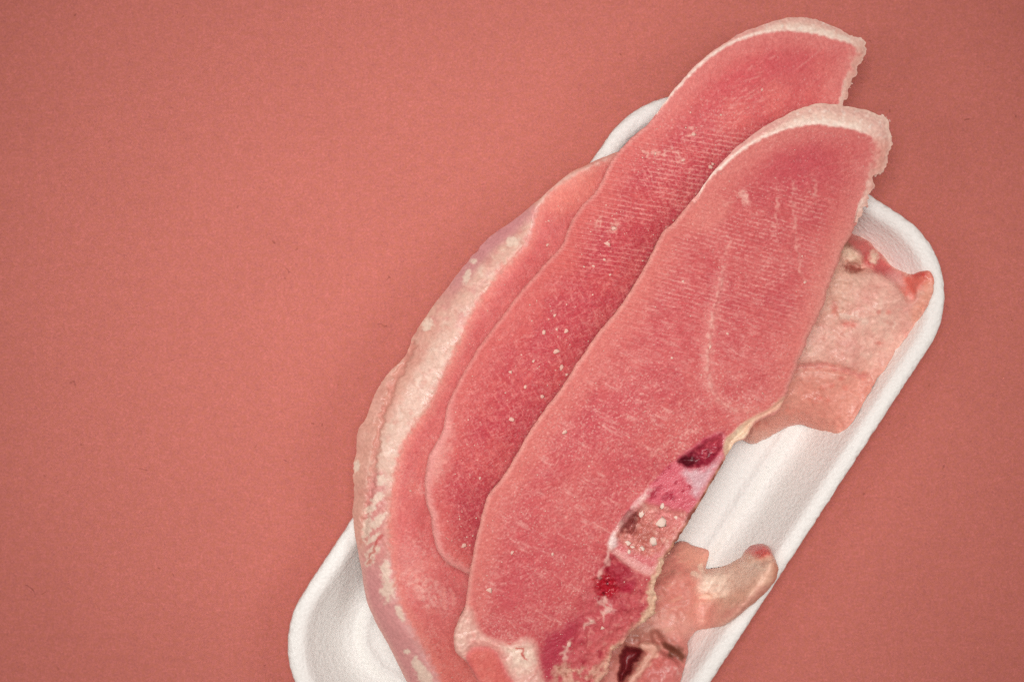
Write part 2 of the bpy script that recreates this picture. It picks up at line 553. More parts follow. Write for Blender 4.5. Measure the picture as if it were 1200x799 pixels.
def build_tray():
    U0, U1, V0, V1, R = 682.0, 1135.0, -500.0, 367.0, 112.0

    def ring(off, zoff, rad_extra=0.0):
        """closed ring of the rounded rectangle pulled in by off layout units"""
        pts = []
        r = max(R - off * 0.75, 30)
        a0, a1, b0, b1 = U0 + off, U1 - off, V0 + off, V1 - off
        na = 44; ns = 150; nw = 70
        cs = [(a1 - r, b1 - r, 0), (a0 + r, b1 - r, 90), (a0 + r, b0 + r, 180), (a1 - r, b0 + r, 270)]
        for k, (cu, cv, st) in enumerate(cs):
            for j in range(na):
                a = math.radians(st + 90.0 * j / (na - 1))
                pts.append((cu + r * math.cos(a), cv + r * math.sin(a)))
            nu, nv, nst = cs[(k + 1) % 4]
            e = pts[-1]
            a = math.radians(nst)
            s = (nu + r * math.cos(a), nv + r * math.sin(a))
            nn = nw if k % 2 == 0 else ns
            for j in range(1, nn):
                t = j / nn
                pts.append((e[0] + (s[0] - e[0]) * t, e[1] + (s[1] - e[1]) * t))
        p = np.array(pts)
        # very slight bow and taper of the moulding
        wl = np.clip((U1 - p[:, 0]) / (U1 - U0), 0, 1)
        p[:, 0] += wl * (0.011 * (p[:, 1] + 60)) - wl * 3.0 * np.cos((p[:, 1] + 66) / 434 * 1.57)
        return p
    prof = [  # offset from the outer edge (layout units), height (m)
        (34, 0.0005), (18, 0.008), (3.0, ZR - 0.0045), (-0.3, ZR - 0.002), (0.8, ZR - 0.0007), (3.2, ZR - 0.0001), (7, ZR + 0.0003), (13, ZR + 0.0001),
        (18, ZR - 0.0005), (22, ZR - 0.0020), (27, ZR - 0.0048), (35, ZR - 0.0090), (43, ZR - 0.0130), (50, ZF + 0.0028), (56, ZF + 0.0012),
        (62, ZF + 0.0003), (66, ZF), (68, ZF), (72, ZF + 0.0004), (76, ZF + 0.0010), (81, ZF + 0.0010), (85, ZF + 0.0004), (89, ZF), (100, ZF), (112, ZF + 0.0003), (118, ZF + 0.0005), (124, ZF + 0.0002), (135, ZF), (160, ZF), (190, ZF), (220, ZF)]
    # finer rings along the profile
    op = np.array(prof)
    t = np.arange(len(op)); tt = np.linspace(0, len(op) - 1, (len(op) - 1) * 3 + 1)
    off = np.interp(tt, t, op[:, 0]); zz = np.interp(tt, t, op[:, 1])
    for _ in range(2):
        zz[1:-1] = (zz[:-2] + 2 * zz[1:-1] + zz[2:]) / 4
    rings = []
    for o_, z_ in zip(off, zz):
        p = ring(o_, z_)
        x, y = uv(p[:, 0], p[:, 1])
        zc = np.full(len(x), z_)
        # beady, slightly uneven foam
        n = fbm(x, y, 7, 2, 5)
        zc = zc + 0.00010 * n + 0.0005 * perlin(x / 60, y / 60, 8)
        q = normals2(np.stack([x, y], 1))
        amp = 0.9 if o_ < 6 else 0.25
        x = x + q[:, 0] * amp * n * 1.2; y = y + q[:, 1] * amp * n * 1.2
        X, Y = P(x, y, ZR)
        rings.append(np.stack([X, Y, zc], 1))
    n = len(rings[0])
    m = bpy.data.materials.new('white_foam'); m.use_nodes = True
    nt = m.node_tree; N = nt.nodes; L = nt.links; b = N['Principled BSDF']
    tc = N.new('ShaderNodeTexCoord')
    vo = N.new('ShaderNodeTexVoronoi'); vo.inputs['Scale'].default_value = 620; vo.feature = 'SMOOTH_F1'
    no = N.new('ShaderNodeTexNoise'); no.inputs['Scale'].default_value = 900; no.inputs['Detail'].default_value = 3
    for q in (vo, no):
        L.new(tc.outputs['Object'], q.inputs['Vector'])
    sub = N.new('ShaderNodeMath'); sub.operation = 'SUBTRACT'
    L.new(no.outputs['Fac'], sub.inputs[0]); L.new(vo.outputs['Distance'], sub.inputs[1])
    bp = N.new('ShaderNodeBump'); bp.inputs['Strength'].default_value = 0.5; bp.inputs['Distance'].default_value = 0.0005
    L.new(sub.outputs[0], bp.inputs['Height']); L.new(bp.outputs['Normal'], b.inputs['Normal'])
    cr = N.new('ShaderNodeValToRGB')
    cr.color_ramp.elements[0].position = 0.35; cr.color_ramp.elements[0].color = (0.89, 0.875, 0.83, 1)
    cr.color_ramp.elements[1].position = 0.65; cr.color_ramp.elements[1].color = (0.95, 0.94, 0.895, 1)
    L.new(no.outputs['Fac'], cr.inputs['Fac']); L.new(cr.outputs['Color'], b.inputs['Base Color'])
    b.inputs['Roughness'].default_value = 0.5; b.inputs['Specular IOR Level'].default_value = 0.35

    root = empty('foam_tray', tuple(np.append(np.mean(rings[0][:, :2], 0), 0.0)))
    tag(root, 'white foam tray with rounded corners holding all the meat', 'tray')

    def strip(a, c_, name, close=None, under=False):
        vs = np.concatenate(rings[a:c_ + 1]); fs = []
        for k in range(c_ - a):
            i0 = k * n; i1 = i0 + n
            for j in range(n):
                j2 = (j + 1) % n
                fs.append((i0 + j, i0 + j2, i1 + j2, i1 + j))
        if close:
            fs.append(tuple((c_ - a) * n + j for j in range(n)))
        if under:   # underside of the shell, 3.5 mm below the inside
            u = np.concatenate(rings[a:c_ + 1][::3]); u = u.copy(); nn = len(u) // n
            u[:, 2] = np.maximum(u[:, 2] - 0.0035, 0.0006)
            o = len(vs); vs = np.concatenate([vs, u])
            for k in range(nn - 1):
                i0 = o + k * n; i1 = i0 + n
                for j in range(n):
                    j2 = (j + 1) % n
                    fs.append((i0 + j2, i0 + j, i1 + j, i1 + j2))
            fs.append(tuple(o + (nn - 1) * n + j for j in reversed(range(n))))
        return link_mesh(name, vs, fs, m, root)
    kr = int(np.argmin(np.abs(off[:] - 21.0)))
    kf = int(np.argmin(np.abs(off[:] - 62.0)))
    strip(0, kr, 'rim')
    strip(kr, kf, 'side_wall', None, False)
    strip(kf, len(rings) - 1, 'floor', True, True)


build_tray()


# ------------------------------------------------------------------ shared meat ideas
def U_of(x, y):
    return x * .837 + y * .547


def tray_off(x, y):
    """how far inside the outer edge of the tray, rounded corners included"""
    u = U_of(x, y); v = V_of(x, y)
    cu, cv = np.maximum(u - (1135 - 112), 0), np.maximum(v - (367 - 112), 0)
    return 112 - np.hypot(cu, cv)


def V_of(x, y):
    return x * .547 - y * .837


def round_edge(d, r, depth):
    t = np.clip(d / r, 0, 1)
    return depth * (1 - np.sqrt(np.maximum(1 - (1 - t) ** 2, 0)))


def split_t(x, y, d, inner):
    """0 at the inner line, 1 at the silhouette"""
    di = dist_line(x, y, inner)
    return di / np.maximum(di + d, 1e-6)


def seam(x, y, inner, poly, soft=1.8, wob=1.2, seed=0):
    """soft 0..1 membership of the band beyond an inner seam line"""
    d = dist_line(x, y, inner)
    s = np.where(pip(x, y, poly), d, -d) + wob * perlin(x / 6, y / 6, seed + 3)
    return sm(-soft, soft, s)


def fine(c, x, y, seed, amt=0.16, deg=None):
    """fine natural mottling of the cut flesh"""
    n = 0.6 * perlin(x / 2.1, y / 2.1, seed) + 0.7 * perlin(x / 4.3, y / 4.3, seed + 1) + 0.4 * perlin(x / 9, y / 9, seed + 2)
    if deg is not None:
        n = 0.6 * n + 0.8 * streak(x, y, deg, 9, 1.9, seed + 4)
    k = np.exp(amt * n)[:, None]
    tint = np.array([0.55, 1.25, 1.1])       # the pale fibres are less red, the deep ones redder
    return c * np.power(k, tint)


def web(x, y, seed, scale=6.5):
    """thin, crossing, hair-like pale lines of frozen connective tissue"""
    wx = x + 3 * perlin(x / 9, y / 9, seed + 5); wy = y + 3 * perlin(x / 9, y / 9, seed + 6)
    a = 1 - np.abs(perlin(wx / scale, wy / scale, seed)); b = 1 - np.abs(perlin(wx / (scale * 0.6), wy / (scale * 0.6), seed + 1))
    return np.maximum(sm(0.84, 0.97, a), 0.7 * sm(0.86, 0.98, b))


def frost(x, y, seed, density):
    """thresholded fine noise used as the frost bloom on the cut faces"""
    n = perlin(x / 2.6, y / 2.6, seed) + 0.6 * perlin(x / 1.5, y / 1.5, seed + 3)
    return sm(0.55, 0.95, n + density)


# ------------------------------------------------------------------ BACK SLICE (left most, lowest)
BACK_OUT = [(760, 175), (744, 172), (730, 176), (713, 182), (698, 188), (684, 195), (670, 201.5), (657, 211), (646, 221), (625, 239), (604, 257), (577, 275), (556, 296), (544, 311),
            (526, 335), (505, 362), (486, 391), (477, 414), (466, 426), (456, 435), (446, 451), (438, 465), (428, 491), (420, 504), (417, 531), (414, 552),
            (415.5, 582), (413, 603), (417, 632), (423, 664), (429, 700), (441, 730), (456, 757), (468, 781), (477, 799), (492, 824), (520, 850), (580, 856),
            (600, 800), (620, 720), (660, 620), (720, 520), (760, 420), (800, 320), (800, 220)]
BACK_IN = [(742, 178), (728, 182), (709, 189), (694, 196), (678, 204), (664, 212), (650, 221), (640, 231), (632, 241), (627, 251), (623, 269), (617, 283), (607, 296), (586, 317), (571, 338), (553, 365), (538, 399),
           (522, 432), (504, 471), (483, 501), (468, 531), (461, 558), (458, 587), (455, 620), (459, 658), (465, 694), (477, 724), (492, 751), (504, 775), (516, 799), (530, 830), (536, 848)]


def build_back():
    inner = spline(BACK_IN, 2, False)
    out = ragged(spline(BACK_OUT, 1.8), lambda x, y: 0.5 + 0.9 * ((y > 385) & (y < 610) & (x < 520)) + 1.0 * ((x > 540) & (x < 566)), 3)
    band_poly = np.concatenate([inner, np.array([(536, 900), (380, 900), (380, 500), (400, 380), (560, 200), (680, 140), (742, 150)])])

    def zb(x, y):
        return 0.0243 - 0.10 * (U_of(x, y) - 685) * S

    def in_band(x, y):
        return pip(x, y, band_poly)

    def top(x, y, d):
        z = zb(x, y) + 0.0125
        b = in_band(x, y)
        t = split_t(x, y, d, inner)
        z = z - np.where(b, 0.0062 * t ** 1.8 * np.clip((dist_line(x, y, inner) + d) / 34, 0, 1), round_edge(d, 5, 0.0008))
        z = z + np.where(b, 0.0006, 0.00022) * fbm(x, y, 30, 2, 21)
        # fold running down the fat band
        fold = np.array([(486, 400), (474, 425), (460, 452), (447, 490), (440, 530), (436, 560), (430, 600), (426, 625)])
        z = z - np.where(b, 0.0009, 0) * line_m(x, y, fold, 2.0, 5, 4, 9)
        # lumpy fat lobes
        z = z + np.where(b & (y > 280), 0.0003, 0) * np.maximum(fbm(x, y, 11, 2, 33), 0)
        z = z + 0.00012 * streak(x, y, 60, 18, 3, 8)
        return z

    def color(x, y, d):
        n = len(x)
        b = in_band(x, y)
        di = dist_line(x, y, inner)
        t = split_t(x, y, d, inner)
        L0 = np.repeat(lin((213, 108, 105))[None], n, 0)
        f1 = fbm(x, y, 45, 4, 41); f2 = fbm(x, y, 9, 3, 42)
        L0 = mix(L0, (198, 84, 84), sm(-0.1, 0.5, f1) * 0.7)
        L0 = mix(L0, (224, 126, 116), sm(0.0, 0.6, -f1) * 0.7)
        L0 = mix(L0, (225, 140, 130), sm(0.1, 0.6, f2 + 0.4 * streak(x, y, 62, 24, 2.2, 44)) * 0.42)
        L0 = mix(L0, (190, 74, 78), sm(0.15, 0.6, streak(x, y, 66, 20, 2.4, 47)) * 0.35)
        L0 = mix(L0, (226, 130, 116), blob(x, y, 668, 222, 40, 22, -40, .6, .2, 3) * 0.9)
        L0 = mix(L0, (228, 142, 128), (1 - sm(2, 16, di)) * 0.6)
        L0 = mix(L0, (236, 172, 160), blob(x, y, 497, 690, 24, 13, 40, .7, .6, 4) * 0.85 * sm(-.4, .25, fbm(x, y, 6, 3, 58)))
        L0 = mix(L0, (236, 172, 162), web(x, y, 138, 6) * sm(-.2, .4, fbm(x, y, 34, 3, 59)) * sm(470, 560, y) * 0.5)
        L0 = mix(L0, (225, 148, 138), blob(x, y, 516, 575, 10, 14, 20, .6, .6, 14) * 0.5)
        L0 = mix(L0, (222, 146, 138), blob(x, y, 480, 655, 16, 16, 20, .6, .6, 15) * 0.4)
        L0 = mix(L0, (222, 118, 104), sm(700, 790, y) * 0.6)
        for q in ((521, 690, 521, 712), (531, 695, 532, 708)):
            L0 = mix(L0, (226, 140, 130), line_m(x, y, [(q[0], q[1]), (q[2], q[3])], 1.6, 2) * .8)
        L0 = mix(L0, (240, 178, 168), frost(x, y, 48, -0.35 + 0.4 * f1) * 0.4)
        # fat band
        B = np.repeat(lin((219, 164, 147))[None], n, 0)
        g1 = fbm(x, y, 30, 4, 51); g2 = fbm(x, y, 7, 3, 52)
        B = mix(B, (224, 184, 164), sm(-0.1, 0.4, g1) * 0.6)
        B = mix(B, (214, 146, 132), sm(0.05, 0.5, -g1) * 0.6)
        B = mix(B, (226, 162, 150), sm(0.15, 0.5, g2) * 0.35)
        # thick white fat core running beside the lean
        core = [(640, 262), (612, 286), (586, 305), (560, 336), (541, 365), (523, 400), (503, 440), (482, 480), (462, 510), (452, 540), (447, 565)]
        cw = 1 - sm(8, 22, dist_line(x, y, core) + 5 * g2)
        B = mix(B, (229, 196, 178), cw * 0.9 * sm(640, 600, x) * (0.55 + 0.45 * sm(360, 430, y)))
        B = mix(B, (216, 140, 136), sm(0.0, .5, fbm(x, y, 20, 3, 57)) * sm(430, 360, y) * 0.6)
        B = mix(B, (216, 158, 142), cw * sm(0.05, .45, fbm(x, y, 14, 3, 55)) * 0.6)
        B = mix(B, (236, 210, 192), cw * sm(0.1, .5, fbm(x, y, 11, 3, 56)) * 0.6)
        # lilac see-through skin, upper part and lower tail
        li = sm(0.45, 0.8, t) * sm(370, 318, y) * sm(236, 262, y)
        B = mix(B, (210, 146, 148), li * 0.8)
        B = mix(B, (214, 148, 150), sm(330, 280, y) * sm(232, 250, y) * (1 - cw) * 0.7)
        B = mix(B, (226, 158, 142), sm(240, 215, y) * 0.8)
        B = mix(B, (238, 198, 184), line_m(x, y, [(742, 176), (713, 186), (690, 197), (662, 210), (640, 229), (630, 243)], 2.4, 2.5) * 0.9)
        B = mix(B, (236, 190, 182), line_m(x, y, [(630, 243), (626, 262), (620, 283), (607, 299)], 1.8, 2.2) * 0.9)
        B = mix(B, (218, 152, 152), sm(622, 680, y) * 0.85)
        B = mix(B, (226, 170, 160), sm(0.2, 0.5, g1) * sm(622, 680, y) * 0.6)
        B = mix(B, (235, 190, 176), sm(0.8, 1.0, t) * sm(620, 660, y) * 0.6)
        B = mix(B, (236, 186, 176), sm(0.35, 0.05, t) * sm(640, 690, y) * 0.35)
        # pink fold
        fold = [(486, 400), (474, 425), (460, 452), (447, 490), (440, 530), (436, 560), (430, 600), (424, 635)]
        B = mix(B, (212, 138, 124), line_m(x, y, fold, 1.5, 5, 4, 9) * 0.7)
        B = mix(B, (220, 160, 142), sm(0.5, 0.8, t) * sm(400, 450, y) * sm(650, 600, y) * 0.5 * sm(-.2, .3, g1))
        B = mix(B, (218, 140, 136), poly_m(x, y, [(436, 560), (452, 556), (452, 600), (452, 650), (432, 655), (428, 610)], 6) * 0.75)
        # lobes of hard white fat
        for (cx, cy, rx, ry, a) in ((601, 283, 8, 6, -30), (547, 324, 4, 9, 20), (555, 306, 4, 3, 0), (500.7, 380, 6, 7, 30), (418, 546, 4, 6, 0), (443, 583, 9, 5, -35),
                                    (434, 596, 9, 4, -30), (430, 618, 5, 14, 12), (443, 610, 12, 5, -48), (438, 630, 10, 3, -40), (437, 646, 10, 5, -40), (433, 658, 7, 4, -40), (455, 690, 8, 14, 12), (452, 668, 6, 12, 0),
                                    (469, 718, 4, 10, -25), (477, 763, 4, 3, 0), (497, 792, 8, 18, -30), (490, 778, 5, 10, -30), (447, 562, 7, 6, 0)):
            B = mix(B, (236, 212, 193), blob(x, y, cx, cy, rx, ry, a, .3, .45, int(cx)) * 0.9)
        B = mix(B, (196, 70, 66), line_m(x, y, [(446, 628), (440, 640), (434, 650)], 1.6, 2, 3, 4) * 0.7)
        B = mix(B, (196, 70, 66), line_m(x, y, [(434, 656), (430, 661)], 1.6, 2, 3, 4) * 0.6)
        k = seam(x, y, inner, band_poly, 5.0, 4.0, 2)[:, None]
        return fine(L0, x, y, 401, 0.22, 68) * (1 - k) + fine(B * np.array([0.92, 0.88, 0.87]), x, y, 402, 0.05) * k
    root = empty('meat_slice', (*P(560, 560, 0.0243), 0.0243))
    tag(root, 'leftmost meat slice lying lowest, with a wide band of white fat and lilac skin', 'meat slice', 'frozen meat slices fanned out on the tray')
    parts = solid(out, [('fat_band', band_poly)], top, zb, color, 1.5, 9, 2.0, 1)
    link_mesh('lean_meat', *parts['main'][:2], M_LEAN, root, parts['main'][2])
    link_mesh('fat_band', *parts['fat_band'][:2], M_SKIN, root, parts['fat_band'][2])
    # specks
    r = np.random.default_rng(7)
    px, py = r.uniform(430, 700, 900), r.uniform(210, 799, 900)
    inl = pip(px, py, spline(BACK_OUT, 5)) & ~in_band(px, py) & (fbm(px, py, 40, 2, 3) > 0.05)
    px, py = px[inl][:130], py[inl][:130]
    flecks('frost_specks', px, py, r.uniform(0.4, 0.9, len(px)) ** 1.3, top(px, py, np.full(len(px), 30.0)), root, M_FLECK, 100)
    for i, (a, b_, c_) in enumerate(((643, 259, 1.6), (641.5, 287, 2.6), (515, 570, 2.2), (512, 600, 2.0), (481, 575, 1.5))):
        chip('fat_fleck', a, b_, c_, top, 30.0, root, M_FLECK, i + 1, 0.5)
    return top


back_top = build_back()

# ------------------------------------------------------------------ MIDDLE SLICE
MID_OUT = [(785, 112), (791, 104), (803, 90), (815, 77), (836, 60), (852, 49), (868, 39), (884, 33), (899, 28.5), (912, 24.5), (924, 21), (936, 20.5), (948, 21.5), (960, 24), (970, 28), (980, 33),
           (991, 38.5), (1001, 43), (1010, 44.5), (1013, 54), (1015, 63), (1011, 72), (1006, 81), (1001, 92), (997, 102), (993, 114), (988, 124),
           (980, 180), (960, 250), (930, 330), (880, 430), (800, 530), (720, 610), (650, 670), (590, 690), (551, 673), (537, 667), (522, 658), (511, 641), (508, 628), (505, 606),
           (499, 588), (498, 572), (498.5, 556), (503, 534), (516, 510), (522, 486), (525, 474), (531, 459), (546, 432), (559, 410), (573, 390), (580, 382), (604, 350), (634, 314), (658, 288), (667, 264),
           (682, 241), (700, 222), (712, 197), (727, 175), (744, 158), (759, 146), (772, 129)]
MID_IN = [(770, 134), (783, 117), (795, 104), (808, 90), (823, 75), (836, 65), (850, 56), (864, 49), (878, 44), (892, 40), (906, 37.5), (919, 36.5), (931, 37), (944, 38.5), (956, 40.5), (970, 44), (984, 48), (997, 52), (1003, 57), (1001, 64), (998, 72), (994, 84), (989, 95), (986, 108), (982, 124)]


def build_mid():
    inner = spline(MID_IN, 2, False)
    out = ragged(spline(MID_OUT, 1.6), lambda x, y: 0.7 + 3.2 * ((x > 985) & (y < 130) & (y > 44)) + 0.5 * ((y < 60) & (x > 860)) + 0.3 * ((x < 520) & (y > 470)), 13)
    band_poly = np.concatenate([inner, np.array([(985, 150), (1080, 130), (1060, 0), (930, -10), (830, 20), (740, 110)])])

    def zb(x, y):
        return 0.0370 - 0.17 * (U_of(x, y) - 700) * S

    def in_band(x, y):
        return pip(x, y, band_poly)

    def zt(x, y):
        return zb(x, y) + 0.0125

    def top(x, y, d):
        b = in_band(x, y)
        t = split_t(x, y, d, inner)
        z = zt(x, y)
        low = sm(470, 540, y)
        z = z - np.where(b, 0.0036 * t ** 1.7 * np.clip((dist_line(x, y, inner) + d) / 26, 0, 1),
                         round_edge(d, 6 + 4 * low, 0.0009 + 0.0006 * low))
        z = z + 0.00030 * fbm(x, y, 30, 4, 61) + np.where(b, 0.0004, 0.0) * fbm(x, y, 8, 3, 62)
        saw = sm(120, 190, y) * sm(360, 300, y)
        z = z + 0.00022 * saw * np.sin((y - 0.16 * x + 2.0 * fbm(x, y, 60, 2, 63)) * 2 * np.pi / 5.6)
        z = z + 0.00016 * streak(x, y, 62, 12, 2.6, 64) * (1 - saw) + 0.00012 * perlin(x / 2.2, y / 2.2, 66)
        return z

    def color(x, y, d):
        n = len(x)
        b = in_band(x, y)
        t = split_t(x, y, d, inner)
        di = dist_line(x, y, inner)
        f1 = fbm(x, y, 50, 4, 71); f2 = fbm(x, y, 8, 3, 72)
        c = np.repeat(lin((203, 86, 89))[None], n, 0)
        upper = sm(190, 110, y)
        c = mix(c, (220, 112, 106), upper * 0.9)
        c = mix(c, (197, 72, 84), sm(-0.05, 0.45, f1 + 0.15) * 0.8 * (1 - 0.6 * upper))
        c = mix(c, (220, 112, 106), sm(0.0, 0.5, -f1) * 0.55)
        c = mix(c, (212, 86, 92), blob(x, y, 868, 92, 50, 20, -35, .7, .4, 3) * 0.75)
        c = mix(c, (206, 80, 88), blob(x, y, 930, 75, 34, 10, -20, .7, .4, 5) * 0.45)
        # deep wet red along the top slice's edge, contact shade painted in
        c = mix(c, (190, 62, 76), sm(0, 26, 60 - dist_line(x, y, [(770, 250), (700, 360), (640, 450), (590, 540), (555, 610)])) * 0.45 * sm(0.4, -0.3, f2))
        c = mix(c, (186, 60, 74), blob(x, y, 540, 600, 26, 45, 10, .7, .3, 6) * 0.35)
        # fibres
        s1 = streak(x, y, -38, 26, 2.2, 73); s2 = streak(x, y, 64, 14, 2.2, 74)
        th = s1 * 0.6 + 0.6 * streak(x, y + 0.004 * (x - 900) ** 2, -22, 34, 2.3, 147)
        c = mix(c, (232, 148, 140), sm(0.10, 0.6, th) * 0.55 * sm(170, 120, y))
        c = mix(c, (198, 72, 80), sm(0.10, 0.6, -th) * 0.5 * sm(170, 120, y))
        s3 = streak(x, y, -30, 12, 1.7, 148)
        c = mix(c, (230, 144, 138), sm(0.15, 0.55, np.maximum(s2, s3) + 0.15 * f2) * 0.6 * sm(130, 180, y))
        c = mix(c, (184, 60, 74), sm(0.15, 0.6, -s2) * 0.55 * sm(130, 180, y))
        # saw lines
        saw = sm(120, 180, y) * sm(370, 290, y) * sm(-0.35, 0.2, fbm(x, y, 34, 2, 76)) * sm(640, 700, x)
        ph = np.sin((y - 0.16 * x + 2.0 * fbm(x, y, 60, 2, 63)) * 2 * np.pi / 5.6)
        c = mix(c, (234, 160, 152), sm(0.35, 1.1, ph + 1.0 * perlin(x / 7, y / 2.2, 77) + 0.6 * perlin(x / 3, y / 2, 78)) * saw * 0.72)
        c = mix(c, (184, 60, 76), sm(0.3, 1.1, -ph + 0.8 * perlin(x / 6, y / 3, 87)) * saw * 0.5)
        # paler frozen margin of the cut face, translucent edge glow painted in
        dl = np.where(b, 0, d)
        mg = (1 - sm(6, 42, d + 8 * f2)) * (~b)
        c = mix(c, (222, 122, 114), mg * 0.75)
        c = mix(c, (233, 164, 154), (1 - sm(0.5, 7.0, d)) * 0.7)
        c = mix(c, (238, 178, 166), poly_m(x, y, [(520, 500), (530, 505), (524, 530), (518, 560), (505, 565), (497, 560), (500, 530)], 10, 9, 8) * 0.7)
        c = mix(c, (236, 168, 160), (1 - sm(3, 13, d + 4 * f2)) * sm(440, 520, y) * 0.9)
        c = mix(c, (226, 134, 128), (1 - sm(0, 30, di)) * 0.45)
        # frost
        dens = -0.12 + 0.30 * sm(300, 180, y) * sm(90, 150, y) + 0.28 * fbm(x, y, 40, 3, 79) + 0.22 * sm(350, 480, y)
        c = mix(c, (240, 182, 174), frost(x, y, 80, dens) * 0.45 * sm(4, 14, d))
        wm = sm(-0.4, 0.3, fbm(x, y, 30, 3, 136)) * sm(100, 190, y) * sm(6, 18, d)
        c = mix(c, (232, 156, 150), web(x, y, 137, 5.5) * wm * 0.32)
        smr = sm(0.10, 0.5, streak(x, y, -35, 40, 10, 154) + 0.35 * f2) * sm(0.0, 0.5, s3 + 0.25 * f2 + 0.1)
        c = mix(c, (234, 158, 150), smr * sm(150, 220, y) * sm(10, 24, d) * 0.5)
        c = mix(c, (234, 156, 148), sm(-.1, .5, th) * blob(x, y, 862, 128, 40, 16, -38, .7, .4, 16) * 0.6)
        # scraped white crumbs smeared along the grain
        for q in (((812, 152), (806, 160)), ((785, 175), (775, 180), (766, 179)), ((791, 176), (796, 186), (802, 191)), ((757, 182), (754, 176)), ((724, 262), (719, 272)), ((720, 258), (716, 268)), ((705, 252), (700, 262))):
            c = mix(c, (240, 190, 174), line_m(x, y, q, 1.6, 2.6, 6, 7) * 0.7 * sm(-.4, .3, fbm(x, y, 5, 2, 131)))
        # skin and rim
        B = np.repeat(lin((240, 196, 181))[None], n, 0)
        g = fbm(x, y, 10, 3, 82)
        B = mix(B, (220, 134, 128), sm(0.3, 0.7, t) * sm(925, 870, x) * 0.95)
        B = mix(B, (236, 184, 170), sm(0.4, 0.8, t) * 0.6)
        B = mix(B, (250, 226, 212), np.maximum(line_m(x, y, inner[::4], 3.0, 3), line_m(x, y, inner[::4], 9.0, 6, 3, 4) * sm(885, 930, x)) * sm(1008, 985, x) * 0.95 * sm(-.7, -.1, g))
        B = mix(B, (243, 214, 192), sm(0.5, 0.8, 1 - np.abs(t - 0.3)) * sm(880, 920, x) * 0.35)
        B = mix(B, (232, 176, 160), sm(0.05, 0.5, g) * 0.55)
        B = mix(B, (250, 230, 216), sm(0.1, 0.5, fbm(x, y, 6, 3, 83)) * sm(870, 910, x) * 0.7)
        
        B = mix(B, (234, 178, 160), sm(975, 1000, x) * sm(40, 70, y) * 0.8)
        B = mix(B, (246, 214, 196), sm(0.6, 1, t) * sm(985, 1003, x) * 0.6)
        rt_ = sm(985, 1002, x) * sm(50, 72, y)
        k = (seam(x, y, inner, band_poly, 1.8, 1.5, 2) * (1 - rt_) + 0.85 * seam(x, y, inner, band_poly, 10, 8, 2) * rt_)[:, None]
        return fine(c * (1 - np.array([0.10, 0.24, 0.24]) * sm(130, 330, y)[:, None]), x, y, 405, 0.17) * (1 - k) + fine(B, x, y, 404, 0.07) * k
    root = empty('meat_slice', (*P(760, 380, 0.035), 0.035))
    tag(root, 'middle meat slice of the fan, darkest red, speckled with white frost', 'meat slice', 'frozen meat slices fanned out on the tray')
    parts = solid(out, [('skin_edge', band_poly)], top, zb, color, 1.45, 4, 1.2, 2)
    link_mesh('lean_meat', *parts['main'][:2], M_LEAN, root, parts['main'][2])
    link_mesh('skin_edge', *parts['skin_edge'][:2], M_SKIN, root, parts['skin_edge'][2])
    r = np.random.default_rng(17)
    shreds(out, lambda x, y: (x > 988) & (y > 42) & (y < 125), zb, root, r, 0.0090, ((244, 208, 194), (234, 176, 162)), 3.0, 79, 0.3)
    px, py = r.uniform(500, 1000, 9000), r.uniform(50, 670, 9000)
    dens = 0.25 + fbm(px, py, 45, 3, 79) * 1.0 - 0.5 * sm(170, 110, py)
    inl = pip(px, py, spline(MID_OUT, 5)) & ~in_band(px, py) & (r.uniform(0, 1, 9000) < dens) & (dist_line(px, py, spline(MID_OUT, 5), True) > 7)
    inl &= ~pip(px, py, spline(FRONT_OUT, 6))
    px, py = px[inl][:360], py[inl][:360]
    flecks('frost_specks', px, py, 0.35 + 1.1 * r.uniform(0, 1, len(px)) ** 3, top(px, py, np.full(len(px), 60.0)), root, M_FLECK, 200)
    for i, (a, b_, c_) in enumerate(((711.5, 285, 4.6), (650, 369.5, 2.6), (636.7, 389, 3.4), (663, 388, 3.0), (651, 412, 4.2), (658, 430, 4.4), (599, 491.5, 3.8), (635, 464, 3.4), (664, 439, 2.6),
                                     (598, 436, 2.4), (625, 423, 2.4), (615, 453, 2.8), (543, 639, 3.6), (719, 268, 3.2), (893, 105, 2.4), (695, 312, 2.2), (708, 304, 2.4), (715, 322, 2.0),
                                     (652, 386, 2.2), (641, 512, 2.0), (562, 560, 2.2), (812, 158, 3.2), (800, 188, 2.6), (768, 180, 2.4), (832, 196, 3.4), (835, 192, 2.6))):
        chip('fat_fleck', a, b_, c_, top, 60.0, root, M_FLECK, i % 9 + 1, 0.5)


